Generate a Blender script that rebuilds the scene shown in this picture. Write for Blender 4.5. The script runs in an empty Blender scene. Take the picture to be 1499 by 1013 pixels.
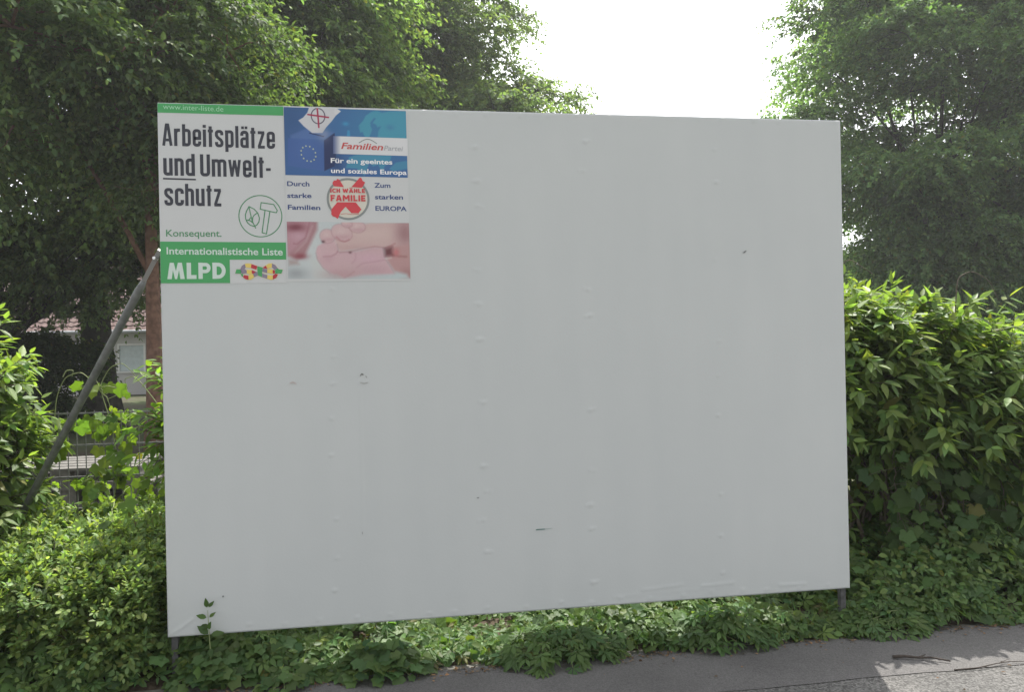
import bpy, bmesh, math, random
import numpy as np
from mathutils import Vector, Matrix

S = bpy.context.scene
COL = S.collection
R = math.radians
rng = np.random.default_rng(7)
random.seed(7)

# ------------------------------------------------------------------ camera
CAM = np.array([1.0244, -3.9625, 1.5421])
f_ = Vector((0.15674157, 0.98763809, 0.00175584))
r_ = Vector((0.98744279, -0.15667459, -0.02024399))
u_ = Vector((0.01971864, -0.00490686, 0.99979353))
cam = bpy.data.cameras.new('camera')
cam.sensor_width = 36.0
cam.lens = 1177.0 / 1499.0 * 36.0
cam.clip_start = 0.05
cam.clip_end = 2000
co = bpy.data.objects.new('camera', cam)
COL.objects.link(co)
M = Matrix((r_, u_, -f_)).transposed().to_4x4()
M.translation = Vector(CAM)
co.matrix_world = M
S.camera = co

# ------------------------------------------------------------------ light
SUN = Vector((0.36, 1.0, 2.0)).normalized()
w = bpy.data.worlds.new('World')
S.world = w
w.use_nodes = True
nt = w.node_tree
bg = nt.nodes['Background']
sky = nt.nodes.new('ShaderNodeTexSky')
sky.sky_type = 'NISHITA'
sky.sun_disc = False
sky.sun_elevation = math.asin(SUN.z)
sky.sun_rotation = math.atan2(SUN.x, SUN.y)
sky.air_density = 1.0
sky.dust_density = 3.0
sky.ozone_density = 1.0
hs = nt.nodes.new('ShaderNodeHueSaturation')      # thin white cloud veil: the sky is pale rather than blue
hs.inputs['Saturation'].default_value = 0.12
nt.links.new(sky.outputs[0], hs.inputs['Color'])
nt.links.new(hs.outputs[0], bg.inputs[0])
bg.inputs[1].default_value = 0.15
sl = bpy.data.lights.new('sun', 'SUN')
sl.energy = 3.2
sl.angle = R(0.5)
sl.color = (1.0, 0.955, 0.88)
so = bpy.data.objects.new('sun', sl)
COL.objects.link(so)
so.rotation_euler = (-SUN).to_track_quat('-Z', 'Y').to_euler()
S.view_settings.view_transform = 'Standard'
S.view_settings.look = 'None'
S.view_settings.exposure = 1.38
S.view_settings.gamma = 1.0
S.cycles.max_bounces = 8
S.cycles.transmission_bounces = 4
S.cycles.use_denoising = True
HAZE = 0.0012

# ------------------------------------------------------------------ helpers
def lin(c):
    c = np.asarray(c, float) / 255.0
    return np.where(c <= 0.04045, c / 12.92, ((c + 0.055) / 1.055) ** 2.4)

def alb(c):                      # print colour as seen next to the white board -> albedo
    return np.clip(lin(c) * 1.26, 0.004, 0.75)

def nodes_of(name):
    m = bpy.data.materials.new(name)
    m.use_nodes = True
    n = m.node_tree
    return m, n, n.nodes['Principled BSDF'], n.nodes['Material Output']

def plain(name, col, rough=0.6, metal=0.0, spec=0.3, var=0.0, scale=20.0, bump=0.0):
    m, n, b, o = nodes_of(name)
    b.inputs['Roughness'].default_value = rough
    b.inputs['Metallic'].default_value = metal
    b.inputs['Specular IOR Level'].default_value = spec
    if var or bump:
        tc = n.nodes.new('ShaderNodeTexCoord')
        nz = n.nodes.new('ShaderNodeTexNoise')
        nz.inputs['Scale'].default_value = scale
        nz.inputs['Detail'].default_value = 6
        n.links.new(tc.outputs['Object'], nz.inputs['Vector'])
        cr = n.nodes.new('ShaderNodeValToRGB')
        c = np.array(col)
        cr.color_ramp.elements[0].position = 0.3
        cr.color_ramp.elements[1].position = 0.7
        cr.color_ramp.elements[0].color = (*np.clip(c * (1 - var), 0, 1), 1)
        cr.color_ramp.elements[1].color = (*np.clip(c * (1 + var), 0, 1), 1)
        n.links.new(nz.outputs[0], cr.inputs[0])
        n.links.new(cr.outputs[0], b.inputs['Base Color'])
        if bump:
            bp = n.nodes.new('ShaderNodeBump')
            bp.inputs['Strength'].default_value = 1
            bp.inputs['Distance'].default_value = bump
            n.links.new(nz.outputs[0], bp.inputs['Height'])
            n.links.new(bp.outputs[0], b.inputs['Normal'])
    else:
        b.inputs['Base Color'].default_value = (*col, 1)
    return m

def vcol_mat(name, rough=0.5, spec=0.3):
    m, n, b, o = nodes_of(name)
    a = n.nodes.new('ShaderNodeAttribute')
    a.attribute_name = 'Col'
    n.links.new(a.outputs['Color'], b.inputs['Base Color'])
    b.inputs['Roughness'].default_value = rough
    b.inputs['Specular IOR Level'].default_value = spec
    return m

def leaf_mat(name, rough=0.45, trans=0.45, tcol=(1.35, 1.55, 0.5), spec=0.45):
    m, n, b, o = nodes_of(name)
    a = n.nodes.new('ShaderNodeAttribute')
    a.attribute_name = 'Col'
    n.links.new(a.outputs['Color'], b.inputs['Base Color'])
    b.inputs['Roughness'].default_value = rough
    b.inputs['Specular IOR Level'].default_value = spec
    t = n.nodes.new('ShaderNodeBsdfTranslucent')
    mul = n.nodes.new('ShaderNodeMix')
    mul.data_type = 'RGBA'
    mul.blend_type = 'MULTIPLY'
    mul.clamp_result = False
    mul.inputs[0].default_value = 1.0
    n.links.new(a.outputs['Color'], mul.inputs[6])
    mul.inputs[7].default_value = (*tcol, 1)
    n.links.new(mul.outputs[2], t.inputs['Color'])
    mx = n.nodes.new('ShaderNodeMixShader')
    mx.inputs[0].default_value = trans
    n.links.new(b.outputs[0], mx.inputs[1])
    n.links.new(t.outputs[0], mx.inputs[2])
    n.links.new(mx.outputs[0], o.inputs['Surface'])
    return m

def tag(o, label=None, cat=None, group=None, kind=None):
    if label: o['label'] = label
    if cat: o['category'] = cat
    if group: o['group'] = group
    if kind: o['kind'] = kind
    return o

def empty(name, loc, label, cat, group=None):
    o = bpy.data.objects.new(name, None)
    o.location = loc
    o.empty_display_size = 0.1
    COL.objects.link(o)
    return tag(o, label, cat, group)

def link(name, me, mat, parent=None):
    o = bpy.data.objects.new(name, me)
    if mat is not None and len(me.materials) == 0:
        me.materials.append(mat)
    COL.objects.link(o)
    if parent is not None:
        o.parent = parent
        o.matrix_parent_inverse = Matrix.Translation(-Vector(parent.location))
    return o

def mesh_np(name, verts, faces, cols=None, smooth=False):
    """verts (n,3), faces list of index lists or (m,k) array"""
    me = bpy.data.meshes.new(name)
    verts = np.asarray(verts, np.float32)
    me.vertices.add(len(verts))
    me.vertices.foreach_set('co', verts.ravel())
    if isinstance(faces, np.ndarray):
        cnt = np.full(len(faces), faces.shape[1], np.int32)
        flat = faces.astype(np.int32).ravel()
    else:
        cnt = np.array([len(q) for q in faces], np.int32)
        flat = np.concatenate([np.asarray(q, np.int32) for q in faces])
    me.loops.add(len(flat))
    me.loops.foreach_set('vertex_index', flat)
    me.polygons.add(len(cnt))
    st = np.concatenate([[0], np.cumsum(cnt)[:-1]]).astype(np.int32)
    me.polygons.foreach_set('loop_start', st)
    me.polygons.foreach_set('loop_total', cnt)
    me.polygons.foreach_set('use_smooth', np.full(len(cnt), bool(smooth)))
    me.update(calc_edges=True)
    if cols is not None:
        at = me.color_attributes.new('Col', 'FLOAT_COLOR', 'POINT')
        c4 = np.ones((len(verts), 4), np.float32)
        c4[:, :3] = cols
        at.data.foreach_set('color', c4.ravel())
    return me

class MB:
    """collects shapes into one mesh"""
    def __init__(s): s.v = []; s.f = []; s.n = 0
    def add(s, v, f):
        s.v.append(np.asarray(v, float)); s.f += [[i + s.n for i in q] for q in f]; s.n += len(v)
    def box(s, a, b):
        x0, y0, z0 = a; x1, y1, z1 = b
        v = [(x, y, z) for z in (z0, z1) for y in (y0, y1) for x in (x0, x1)]
        s.add(v, [[0, 2, 3, 1], [4, 5, 7, 6], [0, 1, 5, 4], [2, 6, 7, 3], [0, 4, 6, 2], [1, 3, 7, 5]])
    def tube(s, pts, rad, k=8, cap=True):
        pts = np.asarray(pts, float); n = len(pts)
        rad = np.broadcast_to(np.asarray(rad, float), (n,))
        T = np.gradient(pts, axis=0); T /= np.linalg.norm(T, axis=1)[:, None] + 1e-9
        ref = np.array([0, 0, 1.0]) if abs(T[0][2]) < .9 else np.array([1.0, 0, 0])
        v = []
        for i in range(n):
            a = np.cross(T[i], ref); a /= np.linalg.norm(a) + 1e-9
            b = np.cross(T[i], a)
            for j in range(k):
                q = 2 * math.pi * j / k
                v.append(pts[i] + rad[i] * (math.cos(q) * a + math.sin(q) * b))
        f = []
        for i in range(n - 1):
            for j in range(k):
                f.append([i * k + j, i * k + (j + 1) % k, (i + 1) * k + (j + 1) % k, (i + 1) * k + j])
        if cap:
            f.append(list(range(k))[::-1]); f.append([(n - 1) * k + j for j in range(k)])
        s.add(v, f)
    def build(s, name, mat, parent=None, smooth=False, cols=None):
        return link(name, mesh_np(name, np.concatenate(s.v), s.f, cols, smooth), mat, parent)

def bevel(o, wd=0.003, seg=2):
    b = o.modifiers.new('bevel', 'BEVEL'); b.width = wd; b.segments = seg; b.limit_method = 'ANGLE'
    return o

def norm(a): return a / (np.linalg.norm(a, axis=-1, keepdims=True) + 1e-9)

# ---- leaves ---------------------------------------------------------------
def T_ovate(wd=0.36, fold=0.06, droop=0.22):
    h = wd / 2
    v = np.array([(0, 0, 0), (.2, h * .78, -.0), (.2, 0, -fold * .7), (.2, -h * .78, 0), (.45, h, -droop * .2), (.45, 0, -droop * .2 - fold), (.45, -h, -droop * .2),
                  (.75, h * .55, -droop * .56), (.75, 0, -droop * .56 - fold * .6), (.75, -h * .55, -droop * .56), (1, 0, -droop)])
    f = [[0, 2, 1], [0, 3, 2], [1, 2, 5, 4], [2, 3, 6, 5], [4, 5, 8, 7], [5, 6, 9, 8], [7, 8, 10], [8, 9, 10]]
    return v, f
def T_small(wd=0.5, fold=0.08):
    h = wd / 2
    v = np.array([(0, 0, -fold), (.35, h, 0), (.35, -h, 0), (.7, h * .8, -.02), (.7, -h * .8, -.02), (1, 0, -.1), (.5, 0, -fold)])
    f = [[0, 6, 3, 1], [0, 2, 4, 6], [6, 5, 3], [6, 4, 5]]
    return v, f
def T_tree(wd=0.62, fold=0.1):
    h = wd / 2
    v = np.array([(0, 0, -fold), (.3, h, 0), (.72, h * .62, -.03), (1, 0, -.16), (.72, -h * .62, -.03), (.3, -h, 0)])
    return v, [[0, 3, 2, 1], [0, 5, 4, 3]]
def T_lobed(droop=0.12):
    pol = [(180, .06), (148, .40), (128, .50), (108, .66), (92, .56), (80, .65), (66, .78), (52, .94), (40, .84), (28, .78), (14, .88), (0, 1.05)]
    pol = pol + [(-d, r) for d, r in pol[-2:0:-1]]
    o = [(.12 + .88 * r * math.cos(R(d)), .88 * r * math.sin(R(d))) for d, r in pol][::-1]
    v = [(.16, 0, -.06)] + [(x, y, -droop * (x * x) - .07 * abs(y) + (.05 if i % 2 else -.02)) for i, (x, y) in enumerate(o)]
    n = len(o)
    f = [[0, 1 + (i + 1) % n, 1 + i] for i in range(n)]
    return np.array(v), f

def T_palm(droop=.14):
    v = []; f = []
    for a, L in ((0, 1.0), (48, .92), (-48, .92), (102, .68), (-102, .68)):
        c, q = math.cos(R(a)), math.sin(R(a)); b = len(v)
        for x, y, z in ((.08, 0, 0), (.45, .17, 0), (.62, .15, -.02), (1, 0, -droop), (.62, -.15, -.02), (.45, -.17, 0), (.5, 0, -.05)):
            x *= L; y *= L
            v.append((c * x - q * y, q * x + c * y, z - droop * .4 * x))
        f += [[b, b + 6, b + 2, b + 1], [b + 6, b + 3, b + 2], [b, b + 5, b + 4, b + 6], [b + 6, b + 4, b + 3]]
    return np.array(v), f

def leaf_mesh(name, tpl, pos, axis, nrm, size, col):
    tv, tf = tpl
    pos = np.asarray(pos); axis = norm(axis)
    nrm = nrm - (nrm * axis).sum(1, keepdims=True) * axis
    nrm = norm(nrm); side = np.cross(nrm, axis)
    k = len(tv); N = len(pos)
    V = (pos[:, None, :] + size[:, None, None] * (tv[None, :, 0, None] * axis[:, None, :] + tv[None, :, 1, None] * side[:, None, :] + tv[None, :, 2, None] * nrm[:, None, :])).reshape(-1, 3)
    cnt = [len(q) for q in tf]
    flat = np.concatenate([np.array(q) for q in tf])
    F = (flat[None, :] + (np.arange(N) * k)[:, None]).ravel().astype(np.int32)
    me = bpy.data.meshes.new(name)
    me.vertices.add(N * k); me.vertices.foreach_set('co', V.astype(np.float32).ravel())
    me.loops.add(len(F)); me.loops.foreach_set('vertex_index', F)
    c = np.tile(np.array(cnt, np.int32), N)
    me.polygons.add(len(c))
    me.polygons.foreach_set('loop_start', np.concatenate([[0], np.cumsum(c)[:-1]]).astype(np.int32))
    me.polygons.foreach_set('loop_total', c)
    me.update(calc_edges=True)
    at = me.color_attributes.new('Col', 'FLOAT_COLOR', 'POINT')
    c4 = np.ones((N * k, 4), np.float32)
    c4[:, :3] = np.repeat(np.clip(col, 0.004, 0.7), k, axis=0)
    at.data.foreach_set('color', c4.ravel())
    return me

def shoot_leaves(base, d, L, nodes, droop, lsize, ang=55, hang=0.25, t0=0.1, tipscale=0.7, per=2, jit=0.35, upbias=1.0):
    """leaves set along arching shoots. returns pos, axis, normal, size, shoot id, t"""
    N = len(base); d = norm(d)
    ref = np.where(np.abs(d[:, 2:3]) < .9, np.array([[0, 0, 1.0]]), np.array([[1.0, 0, 0]]))
    e1 = norm(np.cross(d, ref)); e2 = np.cross(d, e1)
    P = []; A = []; Nn = []; Z = []; I = []; TT = []
    ph0 = rng.uniform(0, 6.28, N)
    ts = np.linspace(t0, 1, nodes)
    for i, t in enumerate(ts):
        tt = np.clip(t + rng.normal(0, .03, N), 0, 1.05)
        p = base + d * (L * tt)[:, None]
        p[:, 2] -= droop * L * tt ** 2
        T = d.copy(); T[:, 2] -= 2 * droop * tt; T = norm(T)
        for k in range(per):
            ph = ph0 + (i % 2) * 1.57 + k * 6.283 / per + rng.normal(0, .3, N)
            a = np.radians(ang) * (1 - .35 * t) + rng.normal(0, .18, N)
            ax = T * np.cos(a)[:, None] + (e1 * np.cos(ph)[:, None] + e2 * np.sin(ph)[:, None]) * np.sin(a)[:, None]
            ax[:, 2] -= hang
            ax = norm(ax + rng.normal(0, .1, (N, 3)))
            n = np.array([[0, 0, upbias]]) + .45 * T + rng.normal(0, jit, (N, 3))
            P.append(p + ax * .008); A.append(ax); Nn.append(n)
            Z.append(lsize * (1 - (1 - tipscale) * t ** 2) * rng.uniform(.72, 1.2, N)); I.append(np.arange(N)); TT.append(np.full(N, t))
    return map(np.concatenate, (P, A, Nn, Z, I, TT))

def col_var(base, n, val=0.28, hue=0.15):
    c = np.array(base)[None, :] * np.exp(rng.normal(0, val, (n, 1)))
    c = c * np.exp(rng.normal(0, 1, (n, 1)) * np.array([[hue, hue * .25, -hue * .4]]))
    o = rng.uniform(0, 1, n) < .012
    c[o] = np.array([.16, .16, .045]) * rng.uniform(.5, 1.1, (o.sum(), 1))
    return c

def sphere_dirs(n):
    v = rng.normal(0, 1, (n, 3)); return norm(v)

M_LEAF_TREE = leaf_mat('tree_leaf', 0.6, 0.55, (1.35, 1.5, .55), .22)
M_LEAF_BUSH = leaf_mat('bush_leaf', 0.46, 0.5, (1.42, 1.5, 0.5), .28)
M_LEAF_VINE = leaf_mat('vine_leaf', 0.48, 0.5, (1.5, 1.6, 0.42), .25)
M_LEAF_FAR = leaf_mat('far_leaf', 0.6, 0.4)
M_BARK = plain('bark', (.038, .036, .027), .9, var=.45, scale=9, bump=.03)
M_BARK_RED = plain('reddish_bark', (.15, .085, .06), .9, var=.35, scale=12, bump=.02)
M_STEM = plain('shrub_stem', (.10, .085, .06), .85, var=.35, scale=30)
M_VINE = plain('vine_stem', (.20, .24, .10), .7)

# ------------------------------------------------------------------ ground, pavement, road
def ground_mat():
    m, n, b, o = nodes_of('garden_ground')
    tc = n.nodes.new('ShaderNodeTexCoord')
    n1 = n.nodes.new('ShaderNodeTexNoise'); n1.inputs['Scale'].default_value = .55; n1.inputs['Detail'].default_value = 8
    n2 = n.nodes.new('ShaderNodeTexNoise'); n2.inputs['Scale'].default_value = 38; n2.inputs['Detail'].default_value = 8
    n.links.new(tc.outputs['Object'], n1.inputs[0]); n.links.new(tc.outputs['Object'], n2.inputs[0])
    cr = n.nodes.new('ShaderNodeValToRGB')
    cr.color_ramp.elements[0].position = .38; cr.color_ramp.elements[0].color = (.075, .06, .042, 1)
    cr.color_ramp.elements[1].position = .62; cr.color_ramp.elements[1].color = (.07, .095, .03, 1)
    n.links.new(n1.outputs[0], cr.inputs[0])
    mx = n.nodes.new('ShaderNodeMix'); mx.data_type = 'RGBA'; mx.blend_type = 'OVERLAY'; mx.inputs[0].default_value = .8
    n.links.new(cr.outputs[0], mx.inputs[6]); n.links.new(n2.outputs[1], mx.inputs[7])
    hs = n.nodes.new('ShaderNodeHueSaturation'); hs.inputs['Saturation'].default_value = .75
    n.links.new(mx.outputs[2], hs.inputs['Color'])
    n.links.new(hs.outputs[0], b.inputs['Base Color'])
    b.inputs['Roughness'].default_value = .95; b.inputs['Specular IOR Level'].default_value = .1
    bp = n.nodes.new('ShaderNodeBump'); bp.inputs['Distance'].default_value = .03
    n.links.new(n2.outputs[0], bp.inputs['Height']); n.links.new(bp.outputs[0], b.inputs['Normal'])
    return m

def asphalt(name, c0, c1, spk, scale, cracks=0.0):
    m, n, b, o = nodes_of(name)
    tc = n.nodes.new('ShaderNodeTexCoord')
    big = n.nodes.new('ShaderNodeTexNoise'); big.inputs['Scale'].default_value = 1.7; big.inputs['Detail'].default_value = 7; big.inputs['Roughness'].default_value = .65
    fine = n.nodes.new('ShaderNodeTexVoronoi'); fine.inputs['Scale'].default_value = scale
    f2 = n.nodes.new('ShaderNodeTexNoise'); f2.inputs['Scale'].default_value = scale * .6; f2.inputs['Detail'].default_value = 5
    for q in (big, fine, f2): n.links.new(tc.outputs['Object'], q.inputs['Vector'])
    cr = n.nodes.new('ShaderNodeValToRGB')
    cr.color_ramp.elements[0].position = .3; cr.color_ramp.elements[0].color = (*c0, 1)
    cr.color_ramp.elements[1].position = .7; cr.color_ramp.elements[1].color = (*c1, 1)
    n.links.new(big.outputs[0], cr.inputs[0])
    sep = n.nodes.new('ShaderNodeSeparateColor'); n.links.new(fine.outputs['Color'], sep.inputs[0])
    r2 = n.nodes.new('ShaderNodeValToRGB')
    r2.color_ramp.elements[0].position = .0; r2.color_ramp.elements[0].color = (1 - spk * .6,) * 3 + (1,)
    r2.color_ramp.elements[1].position = 1.; r2.color_ramp.elements[1].color = (1 + spk,) * 3 + (1,)
    n.links.new(sep.outputs[0], r2.inputs[0])
    mx = n.nodes.new('ShaderNodeMix'); mx.data_type = 'RGBA'; mx.blend_type = 'MULTIPLY'; mx.inputs[0].default_value = 1; mx.clamp_result = False
    n.links.new(cr.outputs[0], mx.inputs[6]); n.links.new(r2.outputs[0], mx.inputs[7])
    n.links.new(mx.outputs[2], b.inputs['Base Color'])
    b.inputs['Roughness'].default_value = .85; b.inputs['Specular IOR Level'].default_value = .25
    bp = n.nodes.new('ShaderNodeBump'); bp.inputs['Distance'].default_value = .003; bp.inputs['Strength'].default_value = .8
    n.links.new(fine.outputs['Distance'], bp.inputs['Height']); n.links.new(bp.outputs[0], b.inputs['Normal'])
    return m

def sheet(name, x0, x1, yf, yb, z, mat, nx=1):
    """horizontal sheet between two edge functions"""
    xs = np.linspace(x0, x1, nx + 1)
    v = [(x, yf(x), z) for x in xs] + [(x, yb(x), z) for x in xs]
    k = nx + 1
    return link(name, mesh_np(name, v, [[i, i + 1, k + i + 1, k + i] for i in range(nx)]), mat)

tag(sheet('ground', -120, 120, lambda x: -120, lambda x: 120, -.03, ground_mat()), kind='structure')
def hx(x, s): return math.sin(x * 3.1 + s) * .5 + math.sin(x * 7.7 + 2 * s) * .3 + math.sin(x * 19.3 + s) * .2
KERB = lambda x: -.09 + .012 * hx(x, 1)
SEAM = lambda x: -.592 + .012 * hx(x, 4)
tag(sheet('pavement', -30, 30, SEAM, KERB, 0.0, asphalt('smooth_asphalt', (.085, .082, .081), (.118, .114, .112), .3, 190), 1600), kind='structure')
tag(sheet('road', -60, 60, lambda x: -9, lambda x: SEAM(x) + .004, -.003, asphalt('coarse_asphalt', (.072, .071, .069), (.104, .101, .097), .7, 120), 3200), kind='structure')
kb = MB()
for i in range(60):
    x = -30 + i
    kb.box((x + .003, -.088, -.12), (x + .997, -.045, -.002 + random.uniform(-.004, .006)))
tag(bevel(kb.build('kerb', plain('kerb_concrete', (.13, .125, .11), .9, var=.35, scale=25, bump=.004))), kind='structure')
# soil bank under the plants
xs = np.linspace(-4, 9, 261); ys = np.linspace(-.055, 1.5, 32)
X, Y = np.meshgrid(xs, ys)
Z = .005 + .03 * np.clip((Y + .05) / .5, 0, 1) + .012 * np.sin(X * 9 + 3 * np.sin(Y * 8)) * np.sin(Y * 11 + X * 2) + rng.normal(0, .004, X.shape)
Z[0] = -.02; Z[-1] = -.04
V = np.stack([X, Y, Z], -1).reshape(-1, 3)
nx = len(xs)
F = np.array([[j * nx + i, j * nx + i + 1, (j + 1) * nx + i + 1, (j + 1) * nx + i] for j in range(len(ys) - 1) for i in range(nx - 1)])
tag(link('soil', mesh_np('soil', V, F, None, True), plain('soil', (.075, .058, .043), .95, spec=.1, var=.5, scale=30, bump=.01)), kind='structure')

# ------------------------------------------------------------------ billboard
W, H, Z0 = 3.4526, 2.5, .22
def board_mat():
    m, n, b, o = nodes_of('white_painted_board')
    tc = n.nodes.new('ShaderNodeTexCoord')
    mp = n.nodes.new('ShaderNodeMapping'); mp.inputs['Scale'].default_value = (5, 1, .7)
    n.links.new(tc.outputs['Object'], mp.inputs[0])
    a = n.nodes.new('ShaderNodeTexNoise'); a.inputs['Scale'].default_value = 1.6; a.inputs['Detail'].default_value = 6
    n.links.new(mp.outputs[0], a.inputs['Vector'])
    c = n.nodes.new('ShaderNodeTexNoise'); c.inputs['Scale'].default_value = 1.1; c.inputs['Detail'].default_value = 4
    n.links.new(tc.outputs['Object'], c.inputs['Vector'])
    ad = n.nodes.new('ShaderNodeMath'); ad.operation = 'ADD'
    n.links.new(a.outputs[0], ad.inputs[0]); n.links.new(c.outputs[0], ad.inputs[1])
    cr = n.nodes.new('ShaderNodeValToRGB')
    cr.color_ramp.elements[0].position = .35; cr.color_ramp.elements[0].color = (.480, .499, .492, 1)
    cr.color_ramp.elements[1].position = .65; cr.color_ramp.elements[1].color = (.503, .520, .511, 1)
    hf = n.nodes.new('ShaderNodeMath'); hf.operation = 'MULTIPLY'; hf.inputs[1].default_value = .5
    n.links.new(ad.outputs[0], hf.inputs[0]); n.links.new(hf.outputs[0], cr.inputs[0])
    n.links.new(cr.outputs[0], b.inputs['Base Color'])
    b.inputs['Roughness'].default_value = .55; b.inputs['Specular IOR Level'].default_value = .25
    d = n.nodes.new('ShaderNodeTexNoise'); d.inputs['Scale'].default_value = 90; d.inputs['Detail'].default_value = 3
    n.links.new(tc.outputs['Object'], d.inputs['Vector'])
    bp = n.nodes.new('ShaderNodeBump'); bp.inputs['Distance'].default_value = .0006; bp.inputs['Strength'].default_value = .6
    n.links.new(d.outputs[0], bp.inputs['Height'])
    bq = n.nodes.new('ShaderNodeBump'); bq.inputs['Distance'].default_value = .012; bq.inputs['Strength'].default_value = .5
    n.links.new(c.outputs[0], bq.inputs['Height']); n.links.new(bp.outputs[0], bq.inputs['Normal'])
    n.links.new(bq.outputs[0], b.inputs['Normal'])
    return m
MBOARD = board_mat()
M_STEEL = plain('dark_steel', (.085, .085, .085), .6, .2, var=.3, scale=40)
M_GALV = plain('weathered_grey_steel', (.15, .155, .15), .55, .3, var=.25, scale=30)
BB = empty('billboard', (0, .03, 0), 'large white billboard standing on two steel posts in front of the bushes', 'billboard')
# front face as a grid so the filled screw holes and the wavy paper edge are real relief
gx = np.unique(np.concatenate([np.linspace(0, W, 420)])); gz = np.linspace(Z0, Z0 + H, 300)
GX, GZ = np.meshgrid(gx, gz)
GY = np.zeros_like(GX)
def dimple(x, z, r=.009, h=.0035, el=1.0):
    d2 = ((GX - x) / el) ** 2 + (GZ - z) ** 2
    GY[:] -= h * np.exp(-d2 / (r * r))
for cx, step, z0, z1, dbl in ((.77, .165, .38, 1.95, 0), (1.50, .155, .36, 2.62, 1), (2.05, .15, .33, 2.6, 1), (2.74, .19, .35, 2.6, 0)):
    z = z0
    while z < z1:
        if random.random() < .2: z += step; continue
        x = cx + random.uniform(-.012, .012); zz = z + random.uniform(-.02, .02)
        dimple(x, zz, random.uniform(.006, .009), random.uniform(.003, .006), 1.4)
        if dbl: dimple(x + random.choice((-1, 1)) * .022, zz + random.uniform(-.008, .008), .006, .003)
        z += step * random.uniform(.85, 1.15)
for k in range(15): dimple(1.25 + k * .155 + random.uniform(-.02, .02), 2.705 + random.uniform(-.004, .004), .006, .004, 1.5)
for k in range(20): dimple(.2 + k * .165 + random.uniform(-.03, .03), .245 + random.uniform(-.004, .01), .007, .003, 1.8)
for (x0, z0, x1, z1) in ((2.15, .262, 2.75, .272), (2.3, .285, 2.52, .30), (2.62, .286, 2.80, .292), (.02, .235, .12, .30), (3.05, .262, 3.2, .258)):
    for t in np.linspace(0, 1, 40): dimple(x0 + (x1 - x0) * t, z0 + (z1 - z0) * t, .006, .0012)
GY[(GX < 1.18) & (GZ > 1.85)] = 0
GY *= .8
GY += -.0012 * np.exp(-((GX - .905) / .004) ** 2) * (GZ < 1.35) * (GZ > .65)
nz_, nx_ = GX.shape
fv = np.stack([GX, GY, GZ], -1).reshape(-1, 3)
ff = [[j * nx_ + i, j * nx_ + i + 1, (j + 1) * nx_ + i + 1, (j + 1) * nx_ + i] for j in range(nz_ - 1) for i in range(nx_ - 1)]
bm_ = MB(); bm_.add(fv, ff)
rim = list(range(nx_)) + [j * nx_ + nx_ - 1 for j in range(1, nz_)] + [(nz_ - 1) * nx_ + i for i in range(nx_ - 2, -1, -1)] + [j * nx_ for j in range(nz_ - 2, 0, -1)]
rb = fv[rim].copy(); rb[:, 1] = .024
L_ = len(rim); base_n = bm_.n
bm_.add(rb, [])
for i in range(L_):
    j = (i + 1) % L_
    bm_.f.append([rim[j], rim[i], base_n + i, base_n + j])
bm_.f.append([base_n + i for i in range(L_)][::-1][::-1])
pn = bm_.build('panel', MBOARD, BB)
sm_ = np.zeros(len(pn.data.polygons), bool); sm_[:len(ff)] = True; pn.data.polygons.foreach_set('use_smooth', sm_)
for x in (.008, W - .038):
    p = MB(); p.box((x, .026, -.3), (x + .03, .06, 2.68)); bevel(p.build('post', M_STEEL, BB))
top = np.array([-.022, .05, 2.02]); foot = np.array([-1.43, 1.12, -.05])
br = MB(); d_ = (foot - top) / np.linalg.norm(foot - top)
br.tube([top + d_ * .16, top + d_ * .22, foot], [.012, .0195, .0195], 12)
bo = br.build('brace', M_GALV, BB, True)
tb = MB(); tb.tube([top - d_ * .02, top + d_ * .17], [.014, .014], 4); tb.build('mounting_tab', plain('bare_steel', (.3, .3, .29), .5, .5), bo)
bt = MB(); bt.tube([top + d_ * .03 + np.array([0, -.03, 0]), top + d_ * .03 + np.array([0, .02, 0])], .008, 6); bt.build('bolt', plain('bolt_steel', (.6, .6, .6), .3, .8), bo)
# marks on the board
def mark(pts, wd, col):
    m = MB(); k = len(pts)
    v = []
    for x, z in pts: v += [(x, -.0052, z - wd / 2), (x, -.0052, z + wd / 2)]
    m.add(v, [[2 * i, 2 * i + 2, 2 * i + 3, 2 * i + 1] for i in range(k - 1)])
    m.build('scuff_mark', plain('scuff', col, .8), BB)
mark([(.906, 1.418), (.912, 1.428), (.922, 1.424)], .007, (.16, .16, .15))
mark([(.932, 1.418), (.937, 1.41)], .006, (.16, .16, .15))
mark([(.905, 1.387), (.925, 1.381), (.942, 1.386)], .004, (.33, .33, .31))
mark([(.575, 1.392), (.59, 1.397), (.605, 1.388)], .006, (.45, .38, .36))
mark([(1.755, .625), (1.762, .627), (1.80, .627)], .005, (.08, .17, .15))
mark([(1.80, .627), (1.838, .629)], .0025, (.25, .32, .3))
mark([(2.887, 2.013), (2.894, 2.017), (2.903, 2.023)], .006, (.10, .10, .10))
mark([(.248, .395), (.254, .396)], .008, (.14, .14, .14))
mark([(1.462, .80), (1.472, .801)], .005, (.2, .2, .2))
mark([(.9, .655), (.903, .66)], .012, (.25, .25, .25))

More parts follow.
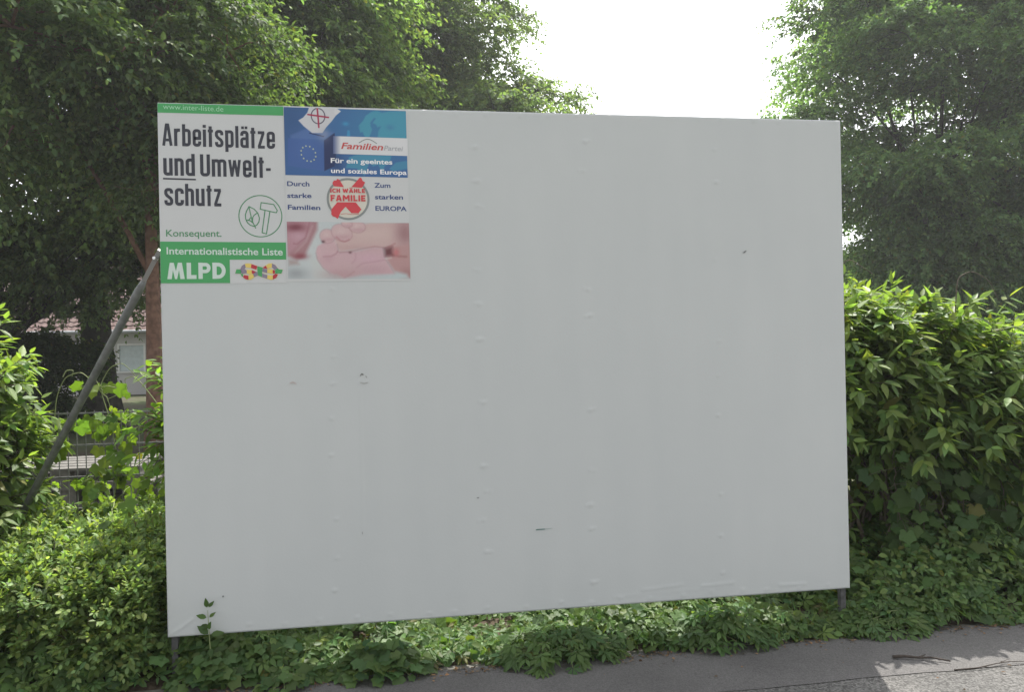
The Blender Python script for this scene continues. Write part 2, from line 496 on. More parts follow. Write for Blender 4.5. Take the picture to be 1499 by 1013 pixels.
# ------------------------------------------------------------------ posters
def flat_mat(name, px, rough=.5): return plain(name, tuple(alb(px)), rough, spec=.25)
P_PAPER = flat_mat('poster_paper', (173, 174, 173)); P_GREEN = flat_mat('print_green', (66, 138, 84)); P_DARK = flat_mat('print_black', (54, 55, 62))
P_DGREEN = flat_mat('print_dark_green', (74, 122, 88)); P_LGREEN = flat_mat('print_pale_green', (142, 182, 152)); P_WHITE = flat_mat('print_white', (176, 188, 180))
P_NAVY = flat_mat('print_navy', (52, 66, 108)); P_RED = flat_mat('print_red', (178, 62, 68)); P_GREY = flat_mat('print_grey', (118, 122, 120))
P_YEL = flat_mat('print_yellow', (194, 172, 92)); P_LIL = flat_mat('print_grey_violet', (118, 110, 124)); P_DRED = flat_mat('print_dark_red', (158, 48, 58))
P_TXT = flat_mat('print_bright', (205, 214, 210)); P_STAR = flat_mat('print_star', (165, 175, 135)); P_RTXT = flat_mat('print_brick_red', (168, 74, 72))
P_GTXT = flat_mat('print_grey_text', (140, 142, 146)); P_CREAM = flat_mat('print_cream', (182, 178, 166))

YB = -.0014   # paper sits a little in front of the board
def quad(name, x0, z0, x1, z1, y, mat, parent):
    m = MB(); m.add([(x0, y, z0), (x1, y, z0), (x1, y, z1), (x0, y, z1)], [[0, 1, 2, 3]])
    return m.build(name, mat, parent)
def paperbox(name, x0, z0, x1, z1, parent):
    m = MB(); m.box((x0, YB, z0), (x1, YB + .0008, z1)); return m.build(name, P_PAPER, parent)

class Strokes:
    def __init__(s, y): s.m = MB(); s.y = y; s.k = 0
    def line(s, pts, t, closed=False):
        pts = np.asarray(pts, float)
        kp = np.r_[True, np.linalg.norm(np.diff(pts, axis=0), axis=1) > 1e-7]; pts = pts[kp]
        if closed and np.linalg.norm(pts[0] - pts[-1]) < 1e-7: pts = pts[:-1]
        n = len(pts); y = s.y - .00008 * (s.k % 12); s.k += 1
        if closed: nxt = np.roll(pts, -1, 0); prv = np.roll(pts, 1, 0)
        else:
            nxt = np.vstack([pts[1:], 2 * pts[-1:] - pts[-2:-1]]); prv = np.vstack([2 * pts[:1] - pts[1:2], pts[:-1]])
        d1 = norm(pts - prv); d2 = norm(nxt - pts)
        n1 = np.stack([-d1[:, 1], d1[:, 0]], 1); n2 = np.stack([-d2[:, 1], d2[:, 0]], 1)
        mt = norm(n1 + n2); sc = 1 / np.clip((mt * n1).sum(1), .45, 1)
        off = mt * (sc * t / 2)[:, None]
        a = pts + off; b = pts - off
        v = [(p[0], y, p[1]) for p in a] + [(p[0], y, p[1]) for p in b]
        m = n if closed else n - 1
        s.m.add(v, [[n + i, n + (i + 1) % n, (i + 1) % n, i] for i in range(m)])
    def poly(s, pts):
        y = s.y - .00008 * (s.k % 12); s.k += 1
        pts = list(pts)
        ar = sum(pts[i][0] * pts[(i + 1) % len(pts)][1] - pts[(i + 1) % len(pts)][0] * pts[i][1] for i in range(len(pts)))
        if ar < 0: pts = pts[::-1]
        s.m.add([(p[0], y, p[1]) for p in pts], [list(range(len(pts)))])
    def build(s, name, mat, parent): return s.m.build(name, mat, parent)

def arc(cx, cy, r, a0, a1, n=7):
    return [(cx + r * math.cos(R(a0 + (a1 - a0) * i / n)), cy + r * math.sin(R(a0 + (a1 - a0) * i / n))) for i in range(n + 1)]
# condensed block letters: (advance, [(points, thickness)])
q_ = 10
bowl = arc(17, 17, q_, 180, 270) + arc(23, 17, q_, 270, 360) + arc(23, 65, q_, 0, 90) + arc(17, 65, q_, 90, 180)
narch = lambda x: [(x + 7, 62)] + arc(x + 17, 65, q_, 180, 90) + arc(x + 23, 65, q_, 90, 0) + [(x + 33, 0)]
GL = {
 'A': (47, [([(6, 0), (20, 100)], 12.5), ([(41, 0), (27, 100)], 12.5), ([(14.5, 98), (32.5, 98)], 13), ([(11, 27), (36, 27)], 12)]),
 'r': (29, [([(7, 0), (7, 82)], 14), ([(7, 60), (10, 70), (16, 75), (28, 75)], 14)]),
 'b': (40, [([(7, 0), (7, 104)], 14), (bowl, 'c')]),
 'd': (40, [([(33, 0), (33, 104)], 14), (bowl, 'c')]),
 'p': (40, [([(7, -21), (7, 82)], 14), (bowl, 'c')]),
 'e': (40, [([(33, 25), (33, 17)] + arc(23, 17, q_, 0, -90) + arc(17, 17, q_, 270, 180) + arc(17, 65, q_, 180, 90) + arc(23, 65, q_, 90, 0) + [(33, 39), (7, 39)], 13.5)]),
 'i': (14, [([(7, 0), (7, 82)], 14), ([(7, 90), (7, 104)], 14)]),
 'l': (14, [([(7, 0), (7, 104)], 14)]),
 't': (25, [([(12, 0), (12, 98)], 14), ([(0, 76), (25, 76)], 12)]),
 's': (40, [([(33, 57), (33, 65)] + arc(23, 65, q_, 0, 90) + arc(17, 65, q_, 90, 180) + [(7, 56), (12, 47), (28, 34), (33, 25)] + arc(23, 17, q_, 0, -90) + arc(17, 17, q_, 270, 180) + [(7, 25)], 13.5)]),
 'ä': (40, [([(8, 58), (8, 65)] + arc(18, 65, q_, 180, 90) + arc(23, 65, q_, 90, 0) + [(33, 0)], 14), ([(33, 44)] + arc(17, 34, q_, 90, 180) + arc(17, 17, q_, 180, 270) + arc(23, 17, q_, 270, 330), 13), ([(12, 90), (12, 103)], 12), ([(29, 90), (29, 103)], 12)]),
 'z': (36, [([(2, 75.5), (34, 75.5)], 13), ([(29, 75), (7, 7)], 12.5), ([(2, 6.5), (35, 6.5)], 13)]),
 'u': (40, [([(7, 82), (7, 17)] + arc(17, 17, q_, 180, 270) + arc(23, 17, q_, 270, 350), 14), ([(33, 0), (33, 82)], 14)]),
 'n': (40, [([(7, 0), (7, 82)], 14), (narch(0), 14)]),
 'm': (66, [([(7, 0), (7, 82)], 14), (narch(0), 14), (narch(26), 14)]),
 'h': (40, [([(7, 0), (7, 104)], 14), (narch(0), 14)]),
 'U': (44, [([(7, 104), (7, 18)] + arc(18, 18, 11, 180, 270) + arc(26, 18, 11, 270, 360) + [(37, 104)], 14)]),
 'w': (58, [([(6, 82), (16, 2)], 11.5), ([(16, 2), (29, 80)], 11), ([(29, 80), (42, 2)], 11), ([(42, 2), (52, 82)], 11.5)]),
 'c': (38, [([(33, 56), (33, 65)] + arc(23, 65, q_, 0, 90) + arc(17, 65, q_, 90, 180) + arc(17, 17, q_, 180, 270) + arc(23, 17, q_, 270, 360) + [(33, 27)], 14)]),
 '-': (24, [([(1, 40), (23, 40)], 12)]), ' ': (13, [])}
def headline(st, text, x0, x1, z0, z1, cap):
    gap = 9; tot = sum(GL[c][0] + gap for c in text) - gap
    sx = (x1 - x0) / tot; sz = cap / 104.0; x = 0
    for c in text:
        adv, ss = GL[c]
        for pts, t in ss:
            cl = t == 'c'; tt = 14.8 if cl else t * 1.09
            pp = [((x + a), b) for a, b in pts]
            zz = z0 + (z1 - z0) * (x / tot)
            # ribbons laid in letter units, then scaled
            sub = Strokes(0); sub.line(pp, tt, cl)
            v = np.concatenate(sub.m.v); y = st.y - .00008 * (st.k % 12); st.k += 1
            v2 = np.stack([x0 + v[:, 0] * sx, np.full(len(v), y), zz + v[:, 2] * sz], 1)
            st.m.add(v2, sub.m.f)
        x += adv + gap

_cap = None
def text_mesh(body, bold=0.0, shear=0.0):
    cu = bpy.data.curves.new('t', 'FONT'); cu.body = body; cu.size = 1; cu.offset = bold; cu.shear = shear; cu.resolution_u = 4
    ob = bpy.data.objects.new('t', cu); COL.objects.link(ob)
    dg = bpy.context.evaluated_depsgraph_get(); dg.update()
    me = bpy.data.meshes.new_from_object(ob.evaluated_get(dg))
    v = np.array([p.co[:] for p in me.vertices]); f = [list(p.vertices) for p in me.polygons]
    bpy.data.objects.remove(ob); bpy.data.curves.remove(cu); bpy.data.meshes.remove(me)
    return v, f
def text(name, body, x0, x1, zl, zr, cap, y, mat, parent, bold=0.0, shear=0.0):
    v, f = text_mesh(body, bold, shear)
    hv, _ = text_mesh('H', bold)
    hc = hv[:, 1].max() - hv[:, 1].min(); hb = hv[:, 1].min()
    a, b = v[:, 0].min(), v[:, 0].max()
    t = (v[:, 0] - a) / (b - a)
    out = np.stack([x0 + t * (x1 - x0), np.full(len(v), y), zl + (zr - zl) * t + (v[:, 1] - hb) * cap / hc], 1)
    m = MB(); m.add(out, f)
    return m.build(name, mat, parent)

# ---- left poster
Y1, Y2, Y3 = YB - .0006, YB - .0012, YB - .0030
PL = empty('election_poster', (.285, YB, 1.876), 'green and white election poster with the dark headline Arbeitsplätze und Umweltschutz', 'poster')
quad_ = paperbox('sheet', .0, 1.872, .5695, 2.7175, PL)
bnd = quad('green_band', .0008, 2.673, .5693, 2.7172, Y1, P_GREEN, PL)
text('lettering', 'www.inter-liste.de', .0253, .2952, 2.6905, 2.685, .024, Y2, P_LGREEN, bnd, -.004)
hl = Strokes(Y1)
headline(hl, 'Arbeitsplätze', .0191, .5283, 2.519, 2.513, .1035)
headline(hl, 'und', .0216, .1614, 2.3794, 2.3786, .1035)
headline(hl, 'Umwelt-', .1859, .5074, 2.378, 2.3735, .1035)
headline(hl, 'schutz', .0236, .2787, 2.2387, 2.2367, .1035)
hl.line([(.0192, 2.3646), (.1654, 2.362)], .0072)
hl.build('headline', P_DARK, PL)
text('slogan', 'Konsequent.', .0274, .2759, 2.0935, 2.0925, .032, Y1, P_DGREEN, PL, .012)
em = Strokes(Y1)
em.line(arc(.4547, 2.1912, .0985, 0, 360, 60)[:-1], .0046, True)
hm = [(.4590, 2.256), (.5163, 2.2475), (.5326, 2.219), (.5285, 2.2085), (.5245, 2.2085), (.4542, 2.2246)]
em.line(hm, .0046, True)
em.line([(.4762, 2.219), (.4608, 2.1127), (.4808, 2.1067), (.4985, 2.214)], .0046)
lf = [(.4032, 2.2367), (.4265, 2.2245), (.4425, 2.206), (.4501, 2.182), (.447, 2.164), (.4385, 2.150), (.4255, 2.1425), (.408, 2.1475), (.3945, 2.160), (.387, 2.178), (.3858, 2.197), (.392, 2.216)]
em.line(lf, .0046, True)
em.line([(.4032, 2.2367), (.4085, 2.205), (.4165, 2.168), (.4324, 2.1325)], .0046)
em.line([(.4175, 2.166), (.4195, 2.185), (.426, 2.196), (.4405, 2.206)], .0046)
em.line([(.4195, 2.158), (.4095, 2.168), (.398, 2.172), (.388, 2.1735)], .0046)
em.line([(.4125, 2.187), (.405, 2.178), (.400, 2.171)], .004)
em.build('leaf_and_hammer_emblem', P_DGREEN, PL)
b2 = MB()
b2.add([(.0008, Y1, 1.984), (.5693, Y1, 1.984), (.5693, Y1, 2.066), (.0008, Y1, 2.070)], [[0, 1, 2, 3]])
b2.add([(.0008, Y1, 1.8745), (.3105, Y1, 1.8735), (.3105, Y1, 1.984), (.0008, Y1, 1.984)], [[0, 1, 2, 3]])
b2o = b2.build('green_band', P_GREEN, PL)
text('lettering', 'Internationalistische Liste', .0286, .5541, 2.0099, 2.004, .0335, Y2, P_WHITE, b2o, .016)
ml = Strokes(Y2)
def mlp(x0, pts): return [(.0297 + (x0 + a) * .000656, 1.894 + b * .000765) for a, b in pts]
ml.poly(mlp(0, [(0, 0), (18, 100), (45, 100), (59, 48), (73, 100), (100, 100), (118, 0), (88, 0), (80, 55), (66, 0), (52, 0), (38, 55), (30, 0)]))
ml.poly(mlp(132, [(0, 0), (0, 100), (30, 100), (30, 24), (66, 24), (66, 0)]))
ml.poly(mlp(212, [(0, 0), (0, 100), (29, 100), (29, 0)]))
ml.line(mlp(212, [(26, 88), (50, 88)] + arc(50, 67, 21, 90, -90, 10) + [(26, 46)]), .0165)
ml.poly(mlp(308, [(0, 0), (0, 100), (29, 100), (29, 0)]))
ml.line(mlp(308, [(26, 88), (40, 88)] + arc(40, 50, 38, 90, -90, 14) + [(26, 12)]), .0175)
ml.build('lettering', P_WHITE, b2o)
# emblem of two linked rings, px space of an enlarged view mapped to the sheet
def em_map(x, y): return (.3335 + (x - 80) / 1305 * .2195, 1.9665 - (y - 200) / 430 * .0775)
rg = {k: Strokes(Y1) for k in 'gylrw'}
def rp(key, pts): rg[key].poly([em_map(*p) for p in pts])
halo = [(70, 475), (110, 350), (210, 340), (290, 230), (440, 185), (560, 215), (800, 290), (920, 215), (1080, 180), (1200, 225), (1290, 345), (1400, 350), (1360, 490), (1275, 500), (1220, 610), (1060, 660), (920, 620), (680, 545), (560, 640), (430, 660), (280, 600), (205, 480)]
rp('w', halo)
rp('g', [(85, 465), (120, 355), (225, 355), (255, 420), (240, 470)])
rp('l', [(225, 355), (270, 265), (350, 215), (375, 300), (345, 350), (400, 390), (395, 460), (290, 480), (240, 440)])
rp('y', [(352, 215), (440, 200), (530, 215), (515, 320), (440, 315), (378, 300)])
rp('r', [(530, 215), (690, 275), (660, 370), (515, 322)])
rp('g', [(690, 275), (840, 312), (815, 430), (815, 570), (700, 520), (690, 400)])
rp('y', [(400, 365), (535, 375), (535, 470), (480, 490), (400, 465)])
rp('r', [(535, 375), (650, 420), (580, 480), (535, 470)])
rp('l', [(650, 420), (695, 430), (700, 520), (600, 560), (570, 480)])
rp('g', [(225, 470), (290, 480), (300, 545), (270, 555)])
rp('r', [(300, 545), (330, 505), (440, 525), (445, 630), (370, 620), (300, 575)])
rp('y', [(445, 525), (490, 490), (560, 480), (600, 560), (520, 620), (445, 632)])
rp('r', [(840, 312), (920, 260), (965, 350), (840, 325)])
rp('y', [(922, 258), (1000, 210), (1090, 205), (1085, 310), (975, 345)])
rp('l', [(1092, 205), (1180, 245), (1245, 330), (1170, 380), (1130, 350), (1085, 310)])
rp('g', [(1245, 330), (1280, 365), (1385, 370), (1345, 475), (1260, 470), (1180, 480), (1170, 385)])
rp('l', [(840, 335), (955, 360), (955, 460), (820, 420)])
rp('y', [(960, 355), (1105, 365), (1105, 480), (960, 455)])
rp('r', [(1105, 375), (1165, 385), (1170, 470), (1110, 478)])
rp('l', [(820, 470), (960, 510), (950, 605), (820, 565)])
rp('y', [(962, 512), (1105, 520), (1105, 632), (1030, 632), (952, 606)])
rp('r', [(1110, 520), (1175, 480), (1250, 495), (1205, 585), (1108, 630)])
EM = MB(); mats = []
for k, mm in (('w', P_CREAM), ('g', P_GREEN), ('l', P_LIL), ('y', P_YEL), ('r', P_DRED)):
    vv = np.concatenate(rg[k].m.v) - np.array([0, 0 if k == 'w' else .0016, 0])
    EM.add(vv, rg[k].m.f); mats += [mm] * len(rg[k].m.f)
emo = EM.build('linked_rings_emblem_print', P_CREAM, PL)
for mm in (P_GREEN, P_LIL, P_YEL, P_DRED): emo.data.materials.append(mm)
for p_, mm in zip(emo.data.polygons, mats): p_.material_index = list(emo.data.materials).index(mm)

# ---- right poster
PR = empty('election_poster', (.865, YB, 1.879), 'blue and white election poster with a ballot box and a baby hand photo', 'poster')
paperbox('sheet', .5712, 1.879, 1.1565, 2.7155, PR)

class Paint:
    """a printed picture: one colour per point of a fine grid"""
    def __init__(s, w, h, nx, ny, base):
        s.w, s.h, s.nx, s.ny = w, h, nx, ny
        s.X, s.Y = np.meshgrid((np.arange(nx) + .5) / nx * w, (np.arange(ny) + .5) / ny * h)
        s.C = np.ones((ny, nx, 3)) * np.array(base, float)
    la = 1.0; ls = 1.0
    def blend(s, a, col): s.C = s.C * (1 - a[..., None]) + np.array(col, float) * a[..., None]
    def sd_seg(s, p, q):
        p = np.array(p, float); q = np.array(q, float); d = q - p; L = d @ d + 1e-9
        t = np.clip(((s.X - p[0]) * d[0] + (s.Y - p[1]) * d[1]) / L, 0, 1)
        return np.hypot(s.X - p[0] - t * d[0], s.Y - p[1] - t * d[1])
    def sdf(s, pts):
        ins = np.zeros(s.X.shape, bool); D = np.full(s.X.shape, 1e9); n = len(pts)
        for i in range(n):
            a, b = pts[i], pts[(i + 1) % n]
            D = np.minimum(D, s.sd_seg(a, b))
            c = ((a[1] > s.Y) != (b[1] > s.Y)) & (s.X < (b[0] - a[0]) * (s.Y - a[1]) / (b[1] - a[1] + 1e-9) + a[0])
            ins ^= c
        return np.where(ins, D, -D)
    def poly(s, pts, col, soft=6, alpha=1): s.blend(np.clip(s.sdf(pts) / (soft * s.ls) + .5, 0, 1) * alpha, col)
    def line(s, pts, col, wd, soft=5, alpha=1):
        D = np.full(s.X.shape, 1e9)
        for a, b in zip(pts[:-1], pts[1:]): D = np.minimum(D, s.sd_seg(a, b))
        s.blend(np.clip((wd / 2 - D) / (soft * s.ls) + .5, 0, 1) * alpha * s.la, col)
    def glow(s, x, y, rx, ry, col, alpha): s.blend(alpha * np.exp(-((s.X - x) / rx) ** 2 - ((s.Y - y) / ry) ** 2), col)
    def build(s, name, TL, TR, BR, BL, y, parent):
        xs = np.linspace(0, 1, s.nx); ys = np.linspace(0, 1, s.ny)
        U, Vv = np.meshgrid(xs, ys)
        P = [(1 - U) * (1 - Vv) * TL[k] + U * (1 - Vv) * TR[k] + U * Vv * BR[k] + (1 - U) * Vv * BL[k] for k in (0, 1)]
        v = np.stack([P[0], np.full(U.shape, y), P[1]], -1).reshape(-1, 3)
        nx = s.nx
        j, i = np.meshgrid(np.arange(s.ny - 1), np.arange(nx - 1), indexing='ij')
        b0 = (j * nx + i).ravel()
        f = np.stack([b0 + nx, b0 + nx + 1, b0 + 1, b0], 1)
        return link(name, mesh_np(name, v, f, alb(np.clip(s.C.reshape(-1, 3), 0, 255))), M_PRINT, parent)
M_PRINT = vcol_mat('printed_picture', .5, .25)

# blue picture (space 1340 x 740, origin at the corner of the blue field)
o3 = lambda *q: [(x - 42, y - 88 - (x - 42) * .03) for x, y in q]
B = Paint(1345, 745, 300, 166, (60, 94, 142))
B.glow(1100, 200, 500, 330, (62, 120, 152), .8)
B.glow(60, 100, 300, 500, (54, 82, 122), .8)
TEAL = (72, 146, 162)
B.poly(o3((850, 300), (868, 335), (858, 290), (905, 240), (935, 185), (1000, 140), (1060, 128), (1120, 150), (1200, 135), (1385, 132), (1385, 440), (1060, 440), (1072, 355), (1105, 300), (1062, 310), (1050, 282), (1012, 262), (1046, 215), (1030, 204), (985, 258), (985, 300), (1002, 335), (968, 425), (925, 425), (895, 360), (872, 372)), TEAL, 14, .75)
B.glow(1160, 190, 45, 30, (66, 118, 152), .8)
B.glow(670, 165, 34, 22, (64, 140, 178), .9)
B.poly(o3((730, 345), (755, 345), (760, 410), (720, 415)), (64, 140, 178), 14, .8)
B.poly(o3((700, 760), (740, 640), (830, 612), (1210, 625), (1190, 700), (1130, 745), (1105, 830), (1060, 725), (1000, 745), (965, 700), (905, 850), (820, 765)), TEAL, 16, .65)
B.poly(o3((1180, 770), (1260, 700), (1400, 680), (1400, 770), (1220, 800)), TEAL, 16, .55)
# ballot box
B.poly(o3((110, 400), (300, 320), (585, 372), (470, 450), (110, 440)), (84, 108, 156), 26, .7)
B.poly(o3((80, 430), (470, 455), (466, 790), (70, 730)), (66, 92, 146), 14, .8)
B.glow(230, 420, 130, 200, (78, 106, 160), .35)
B.poly(o3((470, 455), (588, 372), (600, 600), (580, 740), (466, 790)), (42, 50, 84), 10, .95)
B.glow(560, 600, 70, 130, (44, 58, 92), .6)
B.line(o3((318, 374), (468, 412)), (46, 54, 84), 12, 6)
B.poly(o3((318, 92), (298, 150), (250, 205), (198, 236), (255, 300), (345, 374), (455, 374), (500, 310), (560, 245), (610, 180), (662, 136), (612, 96)), (186, 186, 188), 7)
B.glow(430, 290, 60, 80, (158, 158, 166), .45); B.poly(o3((590, 90), (662, 136), (610, 180), (590, 150)), (196, 196, 196), 8, .7)
th = np.linspace(0, 6.3, 30)
cc = o3((413, 188))[0]
B.line([(cc[0] + 74 * math.cos(a), cc[1] + 84 * math.sin(a)) for a in th], (72, 66, 84), 11, 5)
B.line(o3((405, 98), (412, 190), (418, 312)), (150, 44, 70), 17, 5); B.line(o3((303, 172), (525, 203)), (150, 44, 70), 17, 5)
B.C *= .93
bo_ = B.build('ballot_box_picture', (.5718, 2.7148), (1.1508, 2.7100), (1.1535, 2.3835), (.5732, 2.3888), Y1, PR)
st = Strokes(Y2)
for k in range(12):
    a = k * math.pi / 6 + .15
    cx, cz = .6828 + .034 * math.cos(a) - .006 * math.sin(a), 2.4925 + .037 * math.sin(a)
    st.poly([(cx + (.0052 if j % 2 == 0 else .0024) * math.sin(j * math.pi / 5), cz + (.0052 if j % 2 == 0 else .0024) * math.cos(j * math.pi / 5)) for j in range(10)])
st.build('ring_of_stars', P_STAR, bo_)
Wb = Paint(350, 90, 90, 12, (184, 184, 184))
Wb.blend(np.clip(1 - Wb.X / 38, 0, 1) ** 1.2, (62, 74, 112))
wb = Wb.build('white_name_band', (.800, 2.5800), (1.1560, 2.5760), (1.1563, 2.4900), (.7985, 2.4945), Y2, PR)
text('lettering', 'Familien', .8369, 1.0378, 2.5188, 2.515, .031, Y2 - .0006, P_RTXT, wb, .02, .22)
text('lettering', 'Partei', 1.0415, 1.1337, 2.5150, 2.5128, .024, Y2 - .0006, P_GTXT, wb, .004, .2)
ar = Strokes(Y2 - .0006)
ar.line([(.9219 + .0859 * t, 2.5492 - .0019 * t + .0195 * 4 * t * (1 - t) * (1 - .3 * (2 * t - 1) ** 2)) for t in np.linspace(0, 1, 16)], .0042)
ar.build('arc_mark', P_GREY, wb)
text('lettering', 'Für ein geeintes', .7869, 1.0804, 2.4506, 2.4464, .0235, Y2, P_TXT, bo_, .022)
text('lettering', 'und soziales Europa', .7872, 1.1491, 2.4022, 2.3966, .0235, Y2, P_TXT, bo_, .022)
for body, x0, x1, zl, zr in (('Durch', .5805, .6846, 2.3361, 2.3356), ('starke', .5800, .6931, 2.2796, 2.2795), ('Familien', .5815, .7334, 2.2236, 2.2219),
                             ('Zum', .9912, 1.0689, 2.333, 2.3327), ('starken', .9933, 1.1287, 2.2765, 2.2762), ('EUROPA', .9945, 1.1454, 2.2209, 2.2191)):
    text('slogan', body, x0, x1, zl, zr, .0232, Y1, P_NAVY, PR, .022)
# round badge
def bg_(x, y): return (.7641 + (x - 118) / 917 * .204, 2.3782 - (y - 75) / 895 * .2042)
bd = Strokes(Y1)
c0 = bg_(575, 522)
bd.poly(arc(c0[0], c0[1], .096, 0, 360, 48)[:-1])
bdg = bd.build('round_badge', P_CREAM, PR)
rn = Strokes(Y1 - .0005); rn.line(arc(c0[0], c0[1], .0965, 0, 360, 60)[:-1], .0105, True); rn.build('ring', P_GREY, bdg)
xr = Strokes(Y1 - .0011)
xr.poly([bg_(*q) for q in ((245, 185), (280, 130), (330, 130), (350, 95), (395, 110), (490, 270), (275, 255))])
xr.poly([bg_(*q) for q in ((650, 265), (835, 58), (868, 75), (890, 130), (945, 165), (900, 240), (870, 280))])
xr.poly([bg_(*q) for q in ((340, 592), (735, 592), (855, 740), (790, 822), (640, 822), (515, 685), (410, 800), (345, 945), (290, 905), (240, 890), (210, 850), (212, 745))])
xr.build('red_cross_print', P_RED, bdg)
CAPS = {'I': (26, [[(13, 0), (13, 100)]]), 'F': (64, [[(13, 0), (13, 100)], [(0, 88), (64, 88)], [(13, 50), (56, 50)]]), 'L': (60, [[(13, 0), (13, 100)], [(13, 12), (60, 12)]]),
        'E': (64, [[(13, 0), (13, 100)], [(13, 88), (64, 88)], [(13, 50), (58, 50)], [(13, 12), (64, 12)]]), 'A': (84, [[(12, 0), (36, 98)], [(72, 0), (48, 98)], [(18, 30), (66, 30)]]),
        'M': (100, [[(13, 0), (13, 100)], [(87, 0), (87, 100)], [(18, 92), (50, 34)], [(82, 92), (50, 34)]]), 'C': (70, [[(68, 86), (30, 88), (13, 70), (13, 30), (30, 12), (68, 14)]]),
        'H': (72, [[(13, 0), (13, 100)], [(59, 0), (59, 100)], [(13, 50), (59, 50)]]), 'W': (112, [[(10, 100), (32, 4)], [(32, 4), (56, 90)], [(56, 90), (80, 4)], [(80, 4), (102, 100)]]),
        'Ä': (84, [[(12, 0), (36, 90)], [(72, 0), (48, 90)], [(18, 28), (66, 28)], [(24, 104), (24, 126)], [(60, 104), (60, 126)]]), ' ': (22, [])}
bl = Strokes(Y1 - .0022)
for txt, x0, x1, z0, cap in (('ICH WÄHLE', .7815, .9470, 2.3063, .0205), ('FAMILIE', .7822, .9480, 2.2655, .0300)):
    tot = sum(CAPS[c][0] + 12 for c in txt) - 12; x = 0
    for c in txt:
        for pts in CAPS[c][1]:
            sub = Strokes(0); sub.line(pts, 23)
            v = np.concatenate(sub.m.v); y = bl.y - .00008 * (bl.k % 12); bl.k += 1
            bl.m.add(np.stack([x0 + (x + v[:, 0]) * (x1 - x0) / tot, np.full(len(v), y), z0 + v[:, 2] * cap / 100], 1), sub.m.f)
        x += CAPS[c][0] + 12
bl.build('lettering', P_RED, bdg)
mk = Strokes(Y1 - .0016); mk.line([bg_(*q) for q in ((410, 845), (520, 830), (650, 850), (800, 838))], .0022); mk.build('small_print', P_RTXT, bdg)
# printed photo (space 1430 x 662)
o4 = lambda *q: [(x - 35, y - 35 - (x - 35) * .008) for x, y in q]
F_ = Paint(1430, 662, 280, 130, (190, 198, 198))
F_.la = .5; F_.ls = 2.2
SK = (194, 166, 166); SH = (150, 104, 110); DK = (96, 62, 68)
F_.glow(250, 250, 200, 400, (200, 204, 202), .7)
F_.poly(o4((35, 30), (390, 30), (385, 130), (300, 300), (230, 440), (140, 475), (35, 430)), (168, 128, 132), 22)
F_.poly(o4((35, 30), (330, 30), (270, 190), (150, 330), (35, 420)), (182, 140, 148), 26)
F_.glow(100, 70, 110, 50, (120, 62, 72), .9); F_.glow(130, 170, 90, 60, (196, 160, 170), .7)
F_.line(o4((300, 40), (250, 220), (150, 295), (110, 290)), (140, 84, 94), 12, 10, .8)
F_.line(o4((330, 90), (250, 270), (120, 400)), (206, 180, 182), 16, 14, .8)
F_.glow(150, 400, 80, 35, (138, 70, 78), .8)
F_.poly(o4((40, 470), (150, 480), (170, 530), (50, 540)), (170, 150, 146), 20, .8)
F_.glow(90, 600, 130, 70, (146, 148, 150), .7)
F_.poly(o4((300, 470), (400, 470), (520, 640), (480, 700), (330, 700)), (196, 200, 196), 24, .9)
# big hand behind: broad diagonal finger from the right
F_.poly(o4((560, 160), (700, 100), (1000, 50), (1480, 40), (1480, 470), (1200, 340), (900, 345), (640, 390), (590, 280)), (200, 172, 168), 18)
F_.glow(1000, 130, 380, 70, (206, 182, 176), .7); F_.glow(1380, 120, 120, 160, (148, 108, 112), .75)
F_.poly(o4((1200, 330), (1480, 300), (1480, 700), (1290, 640), (1180, 480)), (184, 146, 144), 22)
F_.glow(1390, 600, 90, 70, (158, 118, 118), .6)
# baby palm and wrist
F_.poly(o4((375, 350), (430, 300), (560, 300), (640, 390), (830, 380), (1040, 335), (1150, 345), (1170, 470), (1275, 650), (1000, 660), (690, 695), (560, 650), (440, 570), (370, 460)), (200, 168, 172), 14)
F_.glow(960, 420, 170, 60, (206, 168, 180), .7); F_.glow(700, 560, 200, 80, (194, 166, 166), .6)
F_.poly(o4((365, 390), (385, 320), (480, 270), (590, 260), (615, 340), (600, 400), (520, 440), (450, 440), (400, 470)), (204, 172, 176), 12)
F_.line(o4((620, 380), (590, 410), (540, 438), (450, 440)), SH, 12, 10, .9)
F_.line(o4((610, 300), (622, 350), (612, 385)), SH, 10, 10, .7)
F_.line(o4((640, 392), (760, 385), (900, 350), (1050, 325), (1180, 340)), (150, 88, 98), 11, 10, .95)
F_.glow(725, 352, 18, 14, DK, .8)
F_.line(o4((820, 400), (822, 470), (780, 520)), SH, 8, 12, .5); F_.line(o4((1170, 480), (1060, 500), (900, 520), (830, 570)), SH, 8, 12, .55)
F_.line(o4((800, 615), (740, 660), (680, 690)), SH, 10, 10, .7); F_.line(o4((360, 400), (380, 480), (440, 570), (520, 640)), (150, 120, 122), 9, 8, .7)
F_.line(o4((1175, 480), (1230, 560), (1275, 650)), (150, 116, 120), 8, 8, .7)
F_.poly(o4((1160, 350), (1255, 330), (1265, 430), (1170, 440)), (112, 68, 72), 26)
F_.line(o4((1180, 345), (1270, 300), (1290, 290)), (150, 82, 88), 12, 12, .8); F_.line(o4((1260, 420), (1330, 440), (1420, 445)), (120, 62, 66), 16, 14, .8)
F_.glow(1265, 350, 40, 45, (196, 110, 112), .7); F_.line(o4((1180, 468), (1240, 458)), (214, 206, 196), 18, 8)
